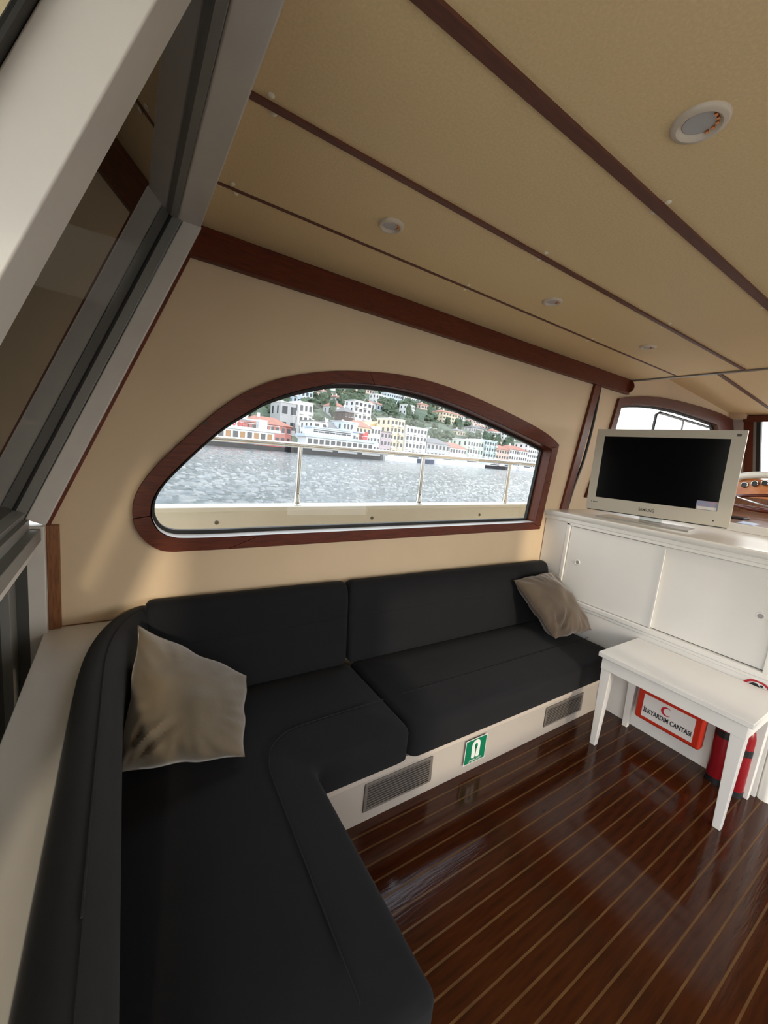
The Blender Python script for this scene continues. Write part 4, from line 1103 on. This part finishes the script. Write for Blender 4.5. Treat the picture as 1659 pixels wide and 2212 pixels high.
def ferry(x0, y0, L, label, stripe, roofm, doors, buoys):
    root = empty('ferry', (x0+L/2, y0, -1), label, 'ferry')
    m = Matrix.Translation((x0, y0, 0)); bd = 7.0
    hull(MB(m), L, bd, -1.4, 1.25).build('hull', HULLK, root)
    nst = 3
    for k in range(nst):
        a = L*(0.10+0.28*k); MB(m).box((a, -bd/2-0.06, 0.15), (a+L*0.22, -bd/2+0.2, 0.75)).build('hull_stripe', stripe, root)
    MB(m).box((L*0.04, -bd*0.43, 1.2), (L*0.80, bd*0.43, 3.6)).build('deckhouse', SHIPW, root)
    MB(m).box((L*0.02, -bd*0.50, 3.6), (L*0.84, bd*0.50, 4.3)).build('deck_edge', roofm, root)
    n_ = int(L/2.2)
    mbw = MB(m)
    for k in range(n_):
        c = L*0.05+(L*0.74)*(k+0.5)/n_
        MB(m).box((c-0.6, -bd*0.43-0.05, 1.45), (c+0.6, -bd*0.43+0.1, 3.1)).build('cabin_door' if (doors and k % 2) else 'window', BROWN if (doors and k % 2) else WIN, root)
    MB(m).box((L*0.10, -bd*0.36, 4.3), (L*0.55, bd*0.36, 6.1)).build('upper_cabin', SHIPW, root)
    MB(m).box((L*0.12, -bd*0.37, 4.9), (L*0.53, -bd*0.35, 5.7)).build('window', WIN, root)
    MB(m).box((L*0.08, -bd*0.42, 6.1), (L*0.68, bd*0.42, 6.4)).build('roof', roofm, root)
    for k in range(14):
        x = L*(0.03+0.80*k/13)
        MB(m).tube([(x, -bd*0.49, 4.3), (x, -bd*0.49, 5.3)], 0.05, 5).build('rail_post', SHIPW, root)
    MB(m).tube([(L*0.03, -bd*0.49, 5.3), (L*0.83, -bd*0.49, 5.3)], 0.06, 5).build('hand_rail', SHIPW, root)
    for k in range(buoys):
        x = L*0.28+1.25*k
        MB(m).tube([(x+0.40*math.cos(a), -bd*0.50-0.06, 4.85+0.40*math.sin(a)) for a in [2*math.pi*q/14 for q in range(14)]], 0.13, 6, closed=True).build('lifebuoy', BUOY, root)
    MB(m).hexa([(L*.58,-.3,6.4),(L*.62,-.3,6.4),(L*.62,.3,6.4),(L*.58,.3,6.4),(L*.63,-.2,9.0),(L*.66,-.2,9.0),(L*.66,.2,9.0),(L*.63,.2,9.0)]).build('mast', SHIPW, root)
    MB(m).tube([(L*0.30, 0, 6.4), (L*0.27, 0, 9.2)], 0.12, 6).build('antenna', SHIPW, root)
    MB(m).box((L*0.70, -1.2, 4.3), (L*0.76, 1.2, 6.6)).build('funnel', SHIPW if buoys else BUOY, root)
    return root
ferry(3.0, 107.0, 36.5, 'white ferry with a black and red hull and a row of red lifebuoys, farthest left', HULLR, SHIPW, True, 10)
ferry(38.0, 102.5, 27.0, 'pale blue roofed ferry with a black hull, right of the lifebuoy ferry', DECKM, SHIPB, False, 0)
def boat(x0, y0, L, label, hm, cabin):
    root = empty('motor_boat', (x0+L/2, y0, -1), label, 'boat')
    m = Matrix.Translation((x0, y0, 0))
    hull(MB(m), L, L*0.26, -1.3, 0.35).build('hull', hm, root)
    MB(m).hexa([(L*.18,-L*.09,.3),(L*.70,-L*.09,.3),(L*.70,L*.09,.3),(L*.18,L*.09,.3),(L*.22,-L*.08,.3+cabin),(L*.55,-L*.08,.3+cabin),(L*.55,L*.08,.3+cabin),(L*.22,L*.08,.3+cabin)]).build('cabin', SHIPW, root)
    MB(m).box((L*.24, -L*.092, .3+cabin*.4), (L*.58, -L*.078, .3+cabin*.8)).build('cabin_window', WIN, root)
    MB(m).tube([(L*.4, 0, .3+cabin), (L*.38, 0, 1.6+cabin)], 0.06, 5).build('mast', SHIPW, root)
    return root
boat(66, 104, 13, 'white motor boat just right of the ferries', SHIPW, 1.3)
boat(72, 111, 20, 'navy blue hulled boat along the quay, left of the middle rail post', NAVY, 1.0)
boat(93, 113, 16, 'long white motor yacht right of the middle rail post', SHIPW, 1.7)
boat(108, 116, 15, 'white cabin boat between the white yacht and a dark hull', SHIPW, 1.5)
boat(124, 119, 16, 'black hulled boat moored left of the right rail post', HULLK, 0.8)
boat(140, 124, 12, 'small white boat right of the right rail post', SHIPW, 1.2)
boat(158, 128, 13, 'white boat farthest right by the shore', SHIPW, 1.3)
